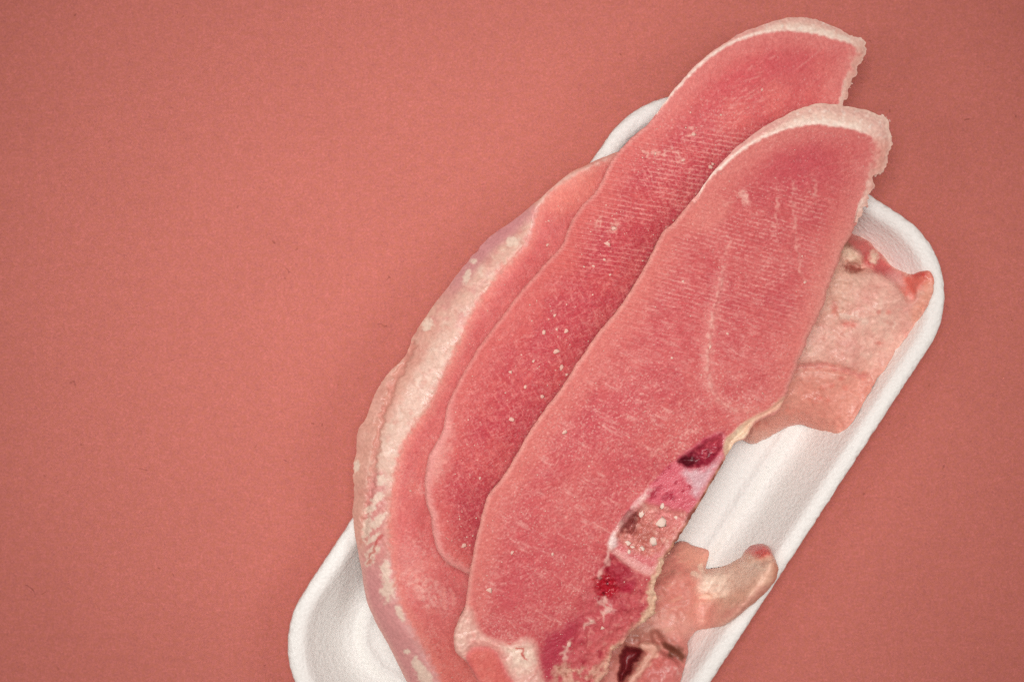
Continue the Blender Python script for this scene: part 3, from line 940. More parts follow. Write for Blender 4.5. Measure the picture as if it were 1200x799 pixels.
FRONT_OUT = [(836, 201), (849, 187), (864, 172), (884, 156), (903, 144), (917, 137), (931, 130), (943, 125.5), (955, 122), (964, 121), (973, 121.5), (984, 123.5), (994, 125.5), (1006, 127), (1018, 129.5), (1029, 134), (1038, 138), (1041, 148), (1043, 158), (1046, 168),
             (1043, 175), (1039, 184), (1036, 194), (1033, 203), (1025, 209), (1026, 220), (1020, 231), (1012, 245), (1006, 255), (1001, 268), (992, 283), (985, 296), (981, 311), (975, 325), (969, 342), (963, 362), (956, 377), (949, 390), (943, 408), (936, 426),
             (929, 442), (923, 457), (917, 472), (911, 483), (900, 488.5), (889, 493), (881, 501), (874, 513), (863, 518), (857, 525), (853, 533), (846, 545), (840, 555), (828, 575), (815, 600), (806, 612), (798, 625), (788, 640),
             (781, 649), (776, 664), (769, 679), (768, 692), (768, 704), (765, 721), (753, 731), (742, 737), (734, 746), (727, 755), (719, 764), (714, 776), (711, 787), (703, 797), (694, 812), (670, 838), (640, 852), (605, 850), (585, 835),
             (570, 814), (561, 800), (552, 784), (545, 773), (534, 763), (532, 745), (537, 727), (545, 709), (549, 679), (554, 649), (561, 619), (570, 585), (585, 564), (601, 540), (618, 510), (637, 482), (657, 455), (682, 417), (696, 396), (708, 381), (718, 370), (738, 342), (752, 318), (760, 304), (776, 273), (788, 262), (805, 242), (822, 221)]
FRONT_IN = [(822, 224), (832, 209), (845, 198), (856, 188), (866, 180), (879, 171), (893, 163), (907, 157), (920, 152.5), (931, 149.5), (942, 147.5), (956, 146.5), (970, 147), (984, 149), (998, 151.5), (1009, 155), (1018, 159), (1024, 164), (1028, 172), (1027, 182), (1023, 192), (1019, 202), (1016, 214), (1012, 228), (1006, 240)]
# seams of the bony strip on its right-hand edge
BONE = [(852, 514), (857, 524), (848, 540), (838, 556), (827, 574), (814, 598), (800, 616), (789, 634), (780, 648), (772, 662), (762, 674), (746, 668), (734, 662), (722, 652), (712, 640), (718, 624), (730, 606), (744, 588), (756, 575), (770, 560), (782, 546), (793, 539), (808, 527), (828, 514), (843, 506)]
CLOT1 = [(793, 541), (799, 533), (811, 526), (825, 516), (838, 509), (846, 508), (847, 520), (843, 531), (834, 540), (824, 547), (812, 549), (800, 547)]
MARROW = [(722, 628), (730, 616), (738, 604), (748, 594), (758, 588), (770, 592), (782, 594), (796, 598), (806, 604), (796, 620), (784, 636), (774, 648), (760, 652), (746, 648), (732, 640)]
CLOT2 = [(699, 684), (702, 677), (709, 675), (716, 677), (721, 682), (723, 689), (719, 695), (712, 698), (704, 696), (700, 691)]
FLAP = [(920, 466), (913, 478), (900, 485), (886, 492), (880, 500), (874, 512), (864, 518), (858, 530), (852, 536), (849, 530), (850, 516), (860, 506), (868, 498), (884, 488), (900, 480), (912, 470)]
FATCORNER = [(541, 716), (549, 712), (558, 730), (568, 744), (584, 752), (600, 754), (612, 748), (624, 752), (630, 765), (632, 785), (640, 806), (648, 845), (620, 850), (606, 812), (590, 778), (580, 760), (566, 756), (552, 758), (546, 772), (535, 764), (531, 745), (536, 728)]
MEDAL = [(546, 772), (552, 760), (566, 757), (579, 761), (588, 774), (597, 792), (612, 812), (616, 838), (600, 842), (582, 830), (566, 806), (556, 792)]


def build_front():
    inner = spline(FRONT_IN, 2, False)

    def amp(x, y):
        a = 0.7 + 2.8 * ((x > 1000) & (y > 140) & (y < 300)) + 0.8 * ((x > 900) & (y >= 290) & (y < 470)) + 0.4 * (y < 140)
        return a + 1.3 * ((x > 700) & (y > 600)) + 0.5 * ((x > 780) & (y > 500) & (y < 600))
    out = ragged(spline(FRONT_OUT, 1.6), amp, 23)
    band_poly = np.concatenate([inner, np.array([(1000, 262), (1090, 250), (1090, 110), (970, 90), (860, 120), (790, 220), (815, 240)])])
    bone = ragged(spline(BONE, 2), lambda x, y: 0.6 + 0 * x, 25)
    clot1 = ragged(spline(CLOT1, 2), lambda x, y: 1.2 + 0 * x, 26)
    marrow = ragged(spline(MARROW, 2), lambda x, y: 1.0 + 0 * x, 27)
    clot2 = ragged(spline(CLOT2, 2), lambda x, y: 1.2 + 0 * x, 28)
    flap = ragged(spline(FLAP, 2), lambda x, y: 0.5 + 0 * x, 29)
    fat = ragged(spline(FATCORNER, 2), lambda x, y: 1.0 + 0 * x, 30)
    medal = ragged(spline(MEDAL, 2), lambda x, y: 0.6 + 0 * x, 31)

    def zb(x, y):
        return 0.0462 - 0.185 * (U_of(x, y) - 800) * S

    def in_band(x, y):
        return pip(x, y, band_poly)

    def sdist(x, y, p):
        d = dist_line(x, y, p, True)
        return np.where(pip(x, y, p), d, -d)

    vein = [(846, 322), (842, 340), (836, 362), (832, 385), (829, 410), (828, 432), (832, 453), (840, 466), (853, 476), (870, 481), (884, 482)]

    def top(x, y, d):
        b = in_band(x, y)
        t = split_t(x, y, d, inner)
        z = zb(x, y) + 0.0135
        z = z - np.where(b, 0.0036 * t ** 1.7 * np.clip((dist_line(x, y, inner) + d) / 26, 0, 1), round_edge(d, 6, 0.0009))
        z = z + 0.00035 * fbm(x, y, 34, 4, 91) + np.where(b, 0.0004, 0.0) * fbm(x, y, 8, 3, 92)
        saw = sm(190, 230, y) * sm(430, 360, y)
        z = z + 0.00012 * saw * np.sin((y - 0.27 * x + 2.2 * fbm(x, y, 70, 2, 93)) * 2 * np.pi / 5.2)
        z = z + 0.00014 * streak(x, y, -30, 14, 2.6, 94) + 0.00010 * perlin(x / 2.2, y / 2.2, 96)
        z = z + 0.0003 * line_m(x, y, vein, 2.5, 2.5)
        # bony strip: sunken pockets and proud rims
        s = sdist(x, y, clot1); z = z - 0.0030 * sm(-1, 9, s) + 0.0012 * sm(0, 4, s) * fbm(x, y, 7, 4, 97)
        s = sdist(x, y, marrow); z = z - 0.0012 * sm(-2, 9, s + 3 * perlin(x / 6, y / 6, 44)) + 0.0013 * sm(0, 5, s) * fbm(x, y, 6, 3, 98)
        z = z - 0.0035 * blob(x, y, 738, 611, 8, 13, 30, .4, .3, 2)
        s = sdist(x, y, clot2); z = z - 0.0016 * sm(-4, 7, s + 5 * perlin(x / 5, y / 5, 45)) + 0.0009 * sm(0, 3, s) * fbm(x, y, 5, 3, 99)
        z = z - 0.0016 * blob(x, y, 722, 664, 13, 9, 40, .5, .3, 5)
        z = z - 0.0022 * poly_m(x, y, [(690, 700), (760, 690), (775, 730), (730, 770), (705, 810), (660, 810), (668, 770)], 14) * (0.5 + 0.8 * fbm(x, y, 16, 3, 100))
        z = z + 0.0007 * line_m(x, y, [(757, 578), (744, 594), (726, 618), (715, 638)], 5, 8)
        s = sdist(x, y, flap); z = z - 0.0022 * sm(-1, 10, s)
        s = sdist(x, y, fat); z = z + 0.0008 * sm(-3, 6, s) + 0.0006 * sm(0, 4, s) * fbm(x, y, 9, 3, 101)
        s = sdist(x, y, medal); z = z + 0.0006 * sm(-1, 6, s)
        tan = (1 - sm(0, 13, d)) * sm(630, 660, y) * sm(690, 710, x)
        z = z + 0.0015 * tan * fbm(x, y, 7, 3, 102)
        return z

    def color(x, y, d):
        n = len(x)
        b = in_band(x, y)
        t = split_t(x, y, d, inner)
        di = dist_line(x, y, inner)
        f1 = fbm(x, y, 60, 4, 111); f2 = fbm(x, y, 9, 3, 112); f3 = fbm(x, y, 24, 3, 113)
        c = np.repeat(lin((207, 94, 94))[None], n, 0)
        c = mix(c, (197, 76, 84), sm(-0.05, 0.45, f1) * 0.75)
        c = mix(c, (217, 114, 110), sm(0.0, 0.5, -f1) * 0.6)
        c = mix(c, (218, 112, 108), sm(-0.1, 0.4, f3) * 0.35)
        c = mix(c, (217, 104, 102), sm(230, 170, y) * 0.6)
        # redder patches
        for (cx, cy, rx, ry, a, k) in ((925, 205, 34, 26, -20, .75), (960, 190, 26, 22, 60, .5), (700, 500, 60, 30, -35, .55), (745, 465, 36, 18, -40, .3), (610, 600, 26, 40, 20, .35), (600, 690, 40, 26, 10, .45),
                                       (640, 660, 50, 30, -30, .35), (730, 570, 30, 20, -40, .4), (790, 380, 26, 50, 25, .28)):
            c = mix(c, (203, 78, 88), blob(x, y, cx, cy, rx, ry, a, .7, .4, int(cx)) * k)
        c = mix(c, (206, 88, 92), sm(560, 640, y) * 0.35 * sm(-.3, .3, f3))
        # fibres: different run in different muscles
        up = sm(230, 190, y)
        s0 = streak(x, y, -28 + 0, 26, 2.0, 114); s1 = streak(x, y, 16, 20, 2.2, 115); s2 = streak(x, y, -58, 10, 2.0, 116); s3 = streak(x, y, 72, 26, 2.2, 117)
        th = streak(x, y, -28, 40, 2.4, 141) * 0.6 + 0.6 * streak(x + 0.006 * (y - 190) ** 2, y, -14, 34, 2.2, 142)
        c = mix(c, (232, 150, 142), sm(0.10, 0.6, th) * up * 0.62); c = mix(c, (192, 66, 78), sm(0.10, 0.6, -th) * up * 0.62)
        rt = sm(900, 940, x) * sm(190, 230, y)
        c = mix(c, (228, 142, 136), sm(0.2, 0.6, s3) * rt * 0.35)
        md = sm(190, 230, y) * sm(480, 400, y)
        c = mix(c, (230, 146, 140), sm(0.12, 0.55, s1 + .25 * f2) * md * 0.42); c = mix(c, (202, 84, 90), sm(0.15, 0.6, -s1) * md * 0.45)
        lo = sm(380, 470, y)
        s4 = streak(x, y, -62 + 0, 15, 1.7, 143); s5 = streak(x, y, 22, 13, 1.7, 144); s6 = streak(x, y, -25, 16, 1.7, 145)
        wa = sm(-0.3, 0.3, fbm(x, y, 40, 2, 146)); fb = np.maximum(s4 * wa + s6 * (1 - wa), 0.85 * s5) + 0.12 * f2
        c = mix(c, (232, 152, 144), sm(0.18, 0.6, fb) * lo * 0.62)
        c = mix(c, (186, 62, 74), sm(0.05, 0.5, -(s4 * wa + s6 * (1 - wa))) * lo * 0.5)
        # saw lines
        saw = sm(200, 235, y) * sm(420, 340, y) * sm(-0.4, 0.25, fbm(x, y, 36, 2, 118)) * sm(990, 940, x)
        ph = np.sin((y - 0.27 * x + 2.2 * fbm(x, y, 70, 2, 93)) * 2 * np.pi / 5.2)
        c = mix(c, (236, 164, 156), sm(0.5, 1.2, ph + 1.0 * perlin(x / 8, y / 2.2, 119) + 0.6 * perlin(x / 3, y / 2, 79)) * saw * 0.68)
        c = mix(c, (200, 82, 90), sm(0.4, 1.0, -ph) * saw * 0.35)
        # pale muscle ring near the upper left margin
        c = mix(c, (228, 140, 130), poly_m(x, y, [(830, 232), (856, 236), (850, 258), (826, 272), (806, 262), (810, 244)], 7) * 0.55)
        # connective tissue
        brk = sm(-0.35, 0.35, fbm(x, y, 7, 3, 130))
        c = mix(c, (240, 186, 172), line_m(x, y, vein, 1.2, 2.8, 4, 3) * 0.78 * brk)
        c = mix(c, (236, 164, 154), line_m(x, y, vein, 5, 10, 3, 3) * 0.27)
        for q in (((848, 240), (862, 234), (872, 224)), ((862, 226), (874, 230)), ((872, 222), (874, 236), (876, 246)), ((846, 322), (850, 300), (856, 282)), ((930, 214), (931, 250), (934, 290), (938, 318)), ((938, 318), (944, 334)),
                  ((955, 210), (957, 240)), ((912, 236), (906, 275)), ((830, 410), (842, 414)), ((838, 372), (846, 374)), ((700, 700), (690, 730), (676, 765)),
                  ((820, 504), (790, 512), (760, 536))):
            c = mix(c, (236, 170, 158), line_m(x, y, q, 1.2, 2.6, 4, 5) * 0.62 * brk)
        # paler frozen cut edges, their translucent glow put into the colour
        mg = (1 - sm(5, 46, d + 9 * f2)) * sm(1010, 980, x) * sm(1, 0, sm(690, 760, x) * sm(480, 520, y))
        c = mix(c, (223, 128, 118), mg * 0.7)
        c = mix(c, (234, 166, 154), (1 - sm(0.5, 7.5, d)) * 0.7)
        c = mix(c, (229, 150, 138), (1 - sm(0, 26, d)) * sm(930, 960, x) * sm(180, 230, y) * 0.6)
        c = mix(c, (227, 136, 128), (1 - sm(0, 34, di)) * 0.5)
        # frost
        dens = -0.06 + 0.35 * fbm(x, y, 46, 3, 120) + 0.12 * lo + 0.12 * sm(560, 480, y) * sm(420, 470, y)
        c = mix(c, (240, 186, 176), frost(x, y, 121, dens) * 0.56 * sm(4, 14, d))
        wm = sm(-0.35, 0.35, fbm(x, y, 30, 3, 134)) * (0.35 + 0.65 * lo) * sm(6, 20, d)
        c = mix(c, (236, 168, 160), web(x, y, 135) * wm * 0.32)
        smr = sm(0.12, 0.5, streak(x, y, 24, 46, 11, 151) + 0.35 * f3) * sm(0.0, 0.5, streak(x, y, 30, 16, 2.0, 152) + 0.25 * f2 + 0.15)
        c = mix(c, (236, 166, 158), smr * sm(330, 420, y) * sm(12, 30, d) * 0.6)
        c = mix(c, (234, 160, 152), sm(0.0, .5, streak(x, y, 12, 14, 2.0, 153) + 0.3 * f3) * sm(260, 300, y) * sm(480, 420, y) * sm(10, 26, d) * 0.35)
        c = mix(c, (190, 60, 74), sm(0.0, 0.45, th) * blob(x, y, 952, 178, 44, 17, -18, .7, .3, 12) * 0.7)
        c = mix(c, (240, 180, 168), blob(x, y, 873, 233, 4, 8, -20, .6, .6, 15) * 0.7)
        # crimson muscle at the lower end
        c = mix(c, (176, 42, 68), poly_m(x, y, [(640, 745), (660, 735), (684, 724), (672, 748), (662, 768), (655, 790), (640, 800), (630, 770)], 10, 6, 5) * 0.85)
        c = mix(c, (190, 56, 76), poly_m(x, y, [(690, 690), (720, 690), (740, 720), (700, 750), (660, 800), (640, 800), (650, 760), (676, 720)], 14, 8, 6) * 0.55)
        z3 = poly_m(x, y, [(690, 690), (740, 664), (768, 690), (762, 722), (730, 750), (712, 786), (690, 805), (650, 810), (664, 770), (684, 730)], 8, 6, 7)
        c = mix(c, (204, 92, 96), z3 * 0.6)
        c = mix(c, (230, 150, 140), z3 * sm(0.1, 0.5, f2) * 0.55)
        c = mix(c, (176, 46, 64), z3 * sm(0.15, 0.5, fbm(x, y, 12, 3, 122)) * 0.75)
        for q in (((668, 752), (664, 758), (660, 772)), ((692, 726), (686, 735)), ((706, 704), (712, 712), (708, 722))):
            c = mix(c, (240, 192, 178), line_m(x, y, q, 1.6, 4, 6, 6) * 0.75)
        # tan dried edge with brown line
        tn = (1 - sm(1, 8, d + 6 * f2)) * sm(-.45, .1, fbm(x, y, 17, 2, 132)) * sm(636, 656, y) * sm(690, 700, x)
        c = mix(c, (224, 166, 144), tn * 0.85); c = mix(c, (172, 104, 84), tn * sm(0.1, 0.45, f2) * 0.8); c = mix(c, (240, 200, 170), tn * sm(0.1, 0.45, -f2) * 0.7)
        tb = poly_m(x, y, [(650, 782), (672, 778), (690, 784), (704, 776), (716, 770), (720, 800), (690, 830), (650, 830)], 5, 8, 3)
        tb = tb * sm(-.3, .2, f2 + 0.6 * f3)
        c = mix(c, (234, 188, 164), tb * 0.7); c = mix(c, (170, 100, 78), tb * sm(0.1, .4, fbm(x, y, 6, 3, 133)) * 0.8)
        # bone field
        sb = sdist(x, y, bone)
        inb = sm(-3, 2, sb)
        Bn = np.repeat(lin((222, 104, 118))[None], n, 0)
        Bn = mix(Bn, (214, 78, 100), sm(-0.1, 0.5, f2) * 0.5)
        Bn = mix(Bn, (224, 186, 192), poly_m(x, y, [(800, 551), (826, 549), (844, 536), (838, 552), (826, 572), (816, 582), (808, 566)], 7, 6, 8) * 0.85)
        Bn = mix(Bn, (231, 156, 156), sm(8, 0, sb) * sm(790, 800, x) * 0.6)
        Bn = mix(Bn, (224, 130, 126), sm(600, 640, y) * 0.6)
        Bn = mix(Bn, (236, 168, 156), sm(8, 1, sb) * sm(600, 630, y) * 0.7)
        Bn = mix(Bn, (244, 204, 196), line_m(x, y, [(760, 574), (746, 592), (730, 614), (716, 638)], 3, 8, 4, 9) * 0.8 * sm(-.6, .2, f2))
        Bn = mix(Bn, (248, 226, 220), blob(x, y, 719, 632, 6, 10, 25, .5, .3, 3) * 0.9)
        Bn = mix(Bn, (240, 176, 170), line_m(x, y, [(722, 648), (740, 658), (760, 668)], 5, 5, 3, 10) * 0.7)
        for q in ((769, 574, 6, 3), (765, 580, 4, 4), (783, 580, 6, 4), (778, 584, 3, 3), (788, 583, 3, 4), (775, 553, 4, 3), (784, 547, 4, 2.5), (768, 562, 3, 2), (800, 575, 2, 2), (792, 565, 2.5, 2), (808, 570, 2, 2)):
            Bn = mix(Bn, (176, 24, 58), blob(x, y, *q, -40, .5, .5, int(q[0])) * 0.85)
        c = c * (1 - inb[:, None]) + Bn * inb[:, None]
        # second pocket below the bone
        p2 = poly_m(x, y, [(714, 646), (722, 654), (740, 666), (746, 680), (736, 692), (722, 690), (704, 680), (708, 664)], 4, 5, 12)
        c = mix(c, (172, 44, 62), p2 * 0.9); c = mix(c, (216, 110, 110), p2 * sm(0.1, .5, f2) * 0.7)
        c = mix(c, (240, 186, 176), line_m(x, y, [(714, 646), (709, 662), (703, 676)], 1.4, 3.5, 3, 4) * 0.75)
        c = mix(c, (242, 196, 188), line_m(x, y, [(700, 698), (712, 706), (717, 716)], 2, 5, 7, 3) * 0.7 * brk)
        c = mix(c, (208, 50, 80), blob(x, y, 735, 690, 8, 5, -30, .6, .5, 2) * 0.5)
        # marrow
        im = sm(-5, 4, sdist(x, y, marrow) + 4 * f2)
        Mr = np.repeat(lin((220, 136, 126))[None], n, 0)
        Mr = mix(Mr, (190, 96, 84), sm(0, .5, fbm(x, y, 12, 3, 123)) * 0.7)
        Mr = mix(Mr, (172, 62, 66), sm(0.1, .55, fbm(x, y, 6, 3, 129)) * 0.6)
        Mr = mix(Mr, (238, 180, 166), sm(0.05, .45, f2) * 0.75)
        Mr = mix(Mr, (122, 44, 46), blob(x, y, 738, 611, 7, 13, 30, .7, .6, 2) * 0.85)
        Mr = mix(Mr, (150, 64, 58), blob(x, y, 742, 622, 5, 5, 0, .5, .4, 6) * 0.6)
        Mr = mix(Mr, (230, 138, 136), blob(x, y, 785, 606, 20, 10, 20, .6, .4, 7) * 0.7)
        Mr = mix(Mr, (162, 22, 52), blob(x, y, 775, 588, 12, 3.5, 10, .6, .6, 8) * 0.7)
        Mr = mix(Mr, (182, 92, 78), blob(x, y, 756, 628, 10, 14, 30, .7, .4, 9) * 0.6)
        c = c * (1 - im[:, None]) + Mr * im[:, None]
        # clots
        i1 = sm(-4, 3, sdist(x, y, clot1) + 5 * f2)
        Cl = np.repeat(lin((160, 36, 62))[None], n, 0)
        Cl = mix(Cl, (110, 14, 36), sm(0.0, .5, fbm(x, y, 10, 3, 124)) * 0.8)
        Cl = mix(Cl, (206, 92, 104), sm(0.0, .45, fbm(x, y, 6, 3, 125)) * 0.8)
        Cl = mix(Cl, (190, 70, 84), sm(20, 0, dist_line(x, y, [(848, 508), (826, 516)])) * 0.5)
        Cl = mix(Cl, (84, 10, 24), blob(x, y, 806, 540, 12, 6, -15, .7, .6, 4) * 0.9)
        Cl = mix(Cl, (206, 84, 100), blob(x, y, 838, 516, 9, 8, 0, .8, .6, 5) * 0.55)
        Cl = mix(Cl, (206, 70, 96), line_m(x, y, [(797, 534), (811, 525), (826, 515), (840, 508)], 2.2, 3) * 0.8)
        c = c * (1 - i1[:, None]) + Cl * i1[:, None]
        for q in ((735, 689, 6, 4), (709, 667, 4, 6), (724, 678, 5, 3), (718, 700, 5, 4), (703, 700, 3, 4)):
            c = mix(c, (172, 22, 50), blob(x, y, *q, -30, .7, .6, int(q[0])) * 0.75)
        i2 = sm(-6, 4, sdist(x, y, clot2) + 12 * fbm(x, y, 7, 3, 155))
        C2 = np.repeat(lin((180, 16, 40))[None], n, 0)
        C2 = mix(C2, (100, 6, 22), sm(0, .5, fbm(x, y, 5, 3, 126)) * 0.85); C2 = mix(C2, (214, 60, 80), sm(0.1, .5, fbm(x, y, 4, 2, 127)) * 0.7)
        c = c * (1 - i2[:, None]) + C2 * i2[:, None]
        cp = poly_m(x, y, [(772, 660), (779, 652), (782, 662), (772, 682), (771, 706), (766, 724), (750, 737), (746, 732), (756, 716), (758, 698), (764, 676)], 3, 6, 14)
        c = mix(c, (234, 196, 166), cp * 0.9); c = mix(c, (184, 120, 94), cp * sm(0.12, .45, fbm(x, y, 9, 3, 149)) * 0.8)
        # brown line along the outer edge of the bone
        br = (1 - sm(1.2, 3.6, d + 1.5 * f2)) * sm(528, 545, y) * sm(660, 640, y) * sm(760, 775, x)
        c = mix(c, (206, 146, 116), br * 0.9); c = mix(c, (140, 66, 54), br * sm(0.0, .3, fbm(x, y, 14, 2, 128)) * 0.85)
        c = mix(c, (150, 84, 74), blob(x, y, 808, 604, 3, 9, 32, .5, .4, 5) * 0.8)
        # cream flap
        ifl = sm(-2.5, 1.5, sdist(x, y, flap))
        Fl = np.repeat(lin((238, 202, 172))[None], n, 0)
        Fl = mix(Fl, (229, 160, 140), sm(868, 900, x) * 0.6); Fl = mix(Fl, (246, 220, 192), blob(x, y, 866, 507, 8, 8, 0, .6, .3, 3) * 0.7)
        c = c * (1 - ifl[:, None]) + Fl * ifl[:, None]
        # fat corner
        ifc = sm(-6, 5, sdist(x, y, fat) + 3 * f2)
        Fc = np.repeat(lin((236, 182, 168))[None], n, 0)
        Fc = mix(Fc, (226, 140, 132), sm(0.05, .5, f2) * 0.45); Fc = mix(Fc, (247, 222, 202), blob(x, y, 610, 770, 16, 14, 45, .7, .4, 4) * 0.8)
        Fc = mix(Fc, (234, 160, 150), line_m(x, y, [(552, 752), (566, 752), (582, 756), (592, 772)], 2.5, 3) * 0.6)
        Fc = mix(Fc, (238, 194, 178), blob(x, y, 541, 742, 10, 22, 5, .6, .3, 6) * 0.8)
        Fc = mix(Fc, (200, 50, 44), line_m(x, y, [(607, 757), (614, 761), (612, 767), (618, 772)], 1.4, 1.6, 5, 3) * 0.8)
        Fc = mix(Fc, (206, 60, 54), line_m(x, y, [(596, 752), (600, 754)], 1.4, 1.6, 3, 3) * 0.8)
        c = c * (1 - ifc[:, None]) + Fc * ifc[:, None]
        ime = sm(-2, 2.5, sdist(x, y, medal))
        Me = np.repeat(lin((224, 116, 106))[None], n, 0)
        Me = mix(Me, (230, 138, 126), sm(0, .5, f2) * 0.5); Me = mix(Me, (216, 100, 94), sm(-.1, .4, f3) * 0.5)
        Me = mix(Me, (228, 128, 128), sm(7, 0, sdist(x, y, medal)) * 0.6)
        c = c * (1 - ime[:, None]) + Me * ime[:, None]
        # skin band
        B = np.repeat(lin((240, 196, 181))[None], n, 0)
        g = fbm(x, y, 10, 3, 82)
        B = mix(B, (222, 142, 140), sm(0.3, 0.7, t) * sm(945, 895, x) * 0.95)
        B = mix(B, (236, 184, 170), sm(0.35, 0.8, t) * 0.6)
        B = mix(B, (250, 228, 214), np.maximum(line_m(x, y, inner[::4], 3.0, 3), line_m(x, y, inner[::4], 9.0, 6, 3, 4) * sm(905, 950, x)) * sm(1022, 1000, x) * 0.95 * sm(-.7, -.1, g))
        B = mix(B, (244, 216, 196), sm(0.5, 0.85, 1 - np.abs(t - 0.3)) * sm(900, 940, x) * sm(1030, 1005, x) * 0.4)
        B = mix(B, (232, 178, 162), sm(0.05, 0.5, g) * 0.5)
        B = mix(B, (250, 230, 216), sm(0.1, 0.5, fbm(x, y, 6, 3, 83)) * sm(900, 940, x) * 0.7)
        B = mix(B, (238, 196, 178), sm(0.7, 1, t) * sm(880, 940, x) * 0.6)
        B = mix(B, (232, 170, 152), sm(1005, 1030, x) * sm(150, 175, y) * 0.8)
        B = mix(B, (246, 214, 196), sm(0.6, 1, t) * sm(1005, 1030, x) * 0.6)
        rt_ = sm(1008, 1026, x) * sm(155, 180, y)
        k = (seam(x, y, inner, band_poly, 1.8, 1.5, 2) * (1 - rt_) + 0.85 * seam(x, y, inner, band_poly, 10, 8, 2) * rt_)[:, None]
        return fine(c * np.array([0.93, 0.90, 0.89]), x, y, 406, 0.17) * (1 - k) + fine(B, x, y, 404, 0.07) * k
    root = empty('meat_slice', (*P(760, 460, 0.045), 0.045))
    tag(root, 'top meat slice of the fan, with a bloody strip of bone along its edge', 'meat slice', 'frozen meat slices fanned out on the tray')
    bone_, flap_, fat_, medal_ = (past_edge(p, out) for p in (bone, flap, fat, medal))
    parts = solid(out, [('skin_edge', band_poly), ('bone', bone_), ('marrow', marrow), ('blood_clot', clot1), ('blood_spot', clot2), ('fat_flap', flap_), ('fat_seam', fat_), ('small_muscle', medal_)],
                  top, zb, color, 1.4, 4, 1.2, 4)
    link_mesh('lean_meat', *parts['main'][:2], M_LEAN, root, parts['main'][2])
    link_mesh('skin_edge', *parts['skin_edge'][:2], M_SKIN, root, parts['skin_edge'][2])
    bn = link_mesh('bone', *parts['bone'][:2], M_BONE, root, parts['bone'][2])
    mw = link_mesh('marrow', *parts['marrow'][:2], M_BONE, bn, parts['marrow'][2])
    link_mesh('blood_clot', *parts['blood_clot'][:2], M_WET, bn, parts['blood_clot'][2])
    tag(link_mesh('blood_clot', *parts['blood_spot'][:2], M_WET, root, parts['blood_spot'][2]), 'small bright red blood clot below the bone')
    link_mesh('fat_flap', *parts['fat_flap'][:2], M_SKIN, root, parts['fat_flap'][2])
    link_mesh('fat_seam', *parts['fat_seam'][:2], M_SKIN, root, parts['fat_seam'][2])
    link_mesh('small_muscle', *parts['small_muscle'][:2], M_LEAN, root, parts['small_muscle'][2])
    for i, (a, b_, c_) in enumerate(((752, 602, 6), (774.5, 611.5, 6.5), (765, 633.5, 7), (776.5, 593, 4.6), (735, 636, 4), (742, 641, 3.5), (737, 646, 3.2), (793, 606, 3.5), (752, 643, 3))):
        chip('bone_chip', a, b_, c_ * 1.0, top, 20.0, bn, M_CHIP, 20 + i, 0.45)
    r = np.random.default_rng(27)
    px, py = r.uniform(540, 1020, 9000), r.uniform(150, 799, 9000)
    dens = 0.22 + fbm(px, py, 46, 3, 120) * 0.8 + 0.12 * sm(400, 480, py)
    inl = pip(px, py, spline(FRONT_OUT, 5)) & ~in_band(px, py) & (r.uniform(0, 1, 9000) < dens) & (dist_line(px, py, spline(FRONT_OUT, 5), True) > 8)
    for p in (bone, marrow, clot1, clot2, medal, fat):
        inl &= ~pip(px, py, p)
    px, py = px[inl][:520], py[inl][:520]
    flecks('frost_specks', px, py, 0.35 + 0.6 * r.uniform(0, 1, len(px)) ** 3, top(px, py, np.full(len(px), 60.0)), root, M_FLECK, 300)
    for i, (a, b_, c_) in enumerate(((573, 691, 4.2), (600, 647, 3.0), (647, 648.6, 2.4), (661, 506, 3.2), (660, 507, 2.2), (832, 406, 3.2), (852, 391, 2.2), (787, 419, 2.2), (943, 331, 2.6), (800, 330, 2.2), (690, 546, 1.8), (666, 754, 4), (706, 735, 3), (693, 727, 2.6), (940, 300, 1.6))):
        chip('fat_fleck', a, b_, c_, top, 60.0, root, M_FLECK, i % 9 + 1, 0.45)
    shreds(out, lambda x, y: (x > 700) & (y > 640) & (y < 800), zb, root, r, 0.0125, ((226, 176, 146), (176, 108, 84)), 2.4, 77)
    shreds(out, lambda x, y: (x > 1015) & (y > 128) & (y < 262), zb, root, r, 0.0095, ((244, 208, 194), (234, 176, 162)), 3.0, 78, 0.3)


# ------------------------------------------------------------------ PALE OFFCUT in the upper right of the tray
CHUNK_OUT = [(950, 262), (975, 262), (996, 272), (1015, 280), (1030, 294), (1045, 309), (1064, 320), (1079, 318), (1089, 318), (1094, 324), (1095, 334), (1091, 350), (1079, 371), (1060, 397), (1045, 420),
             (1027, 446), (1018, 463), (1008, 480), (998, 495), (986, 506), (976, 508), (966, 506), (948, 500), (932, 498), (914, 505), (896, 514), (884, 520), (873, 517), (850, 500), (850, 440), (880, 360), (920, 290)]


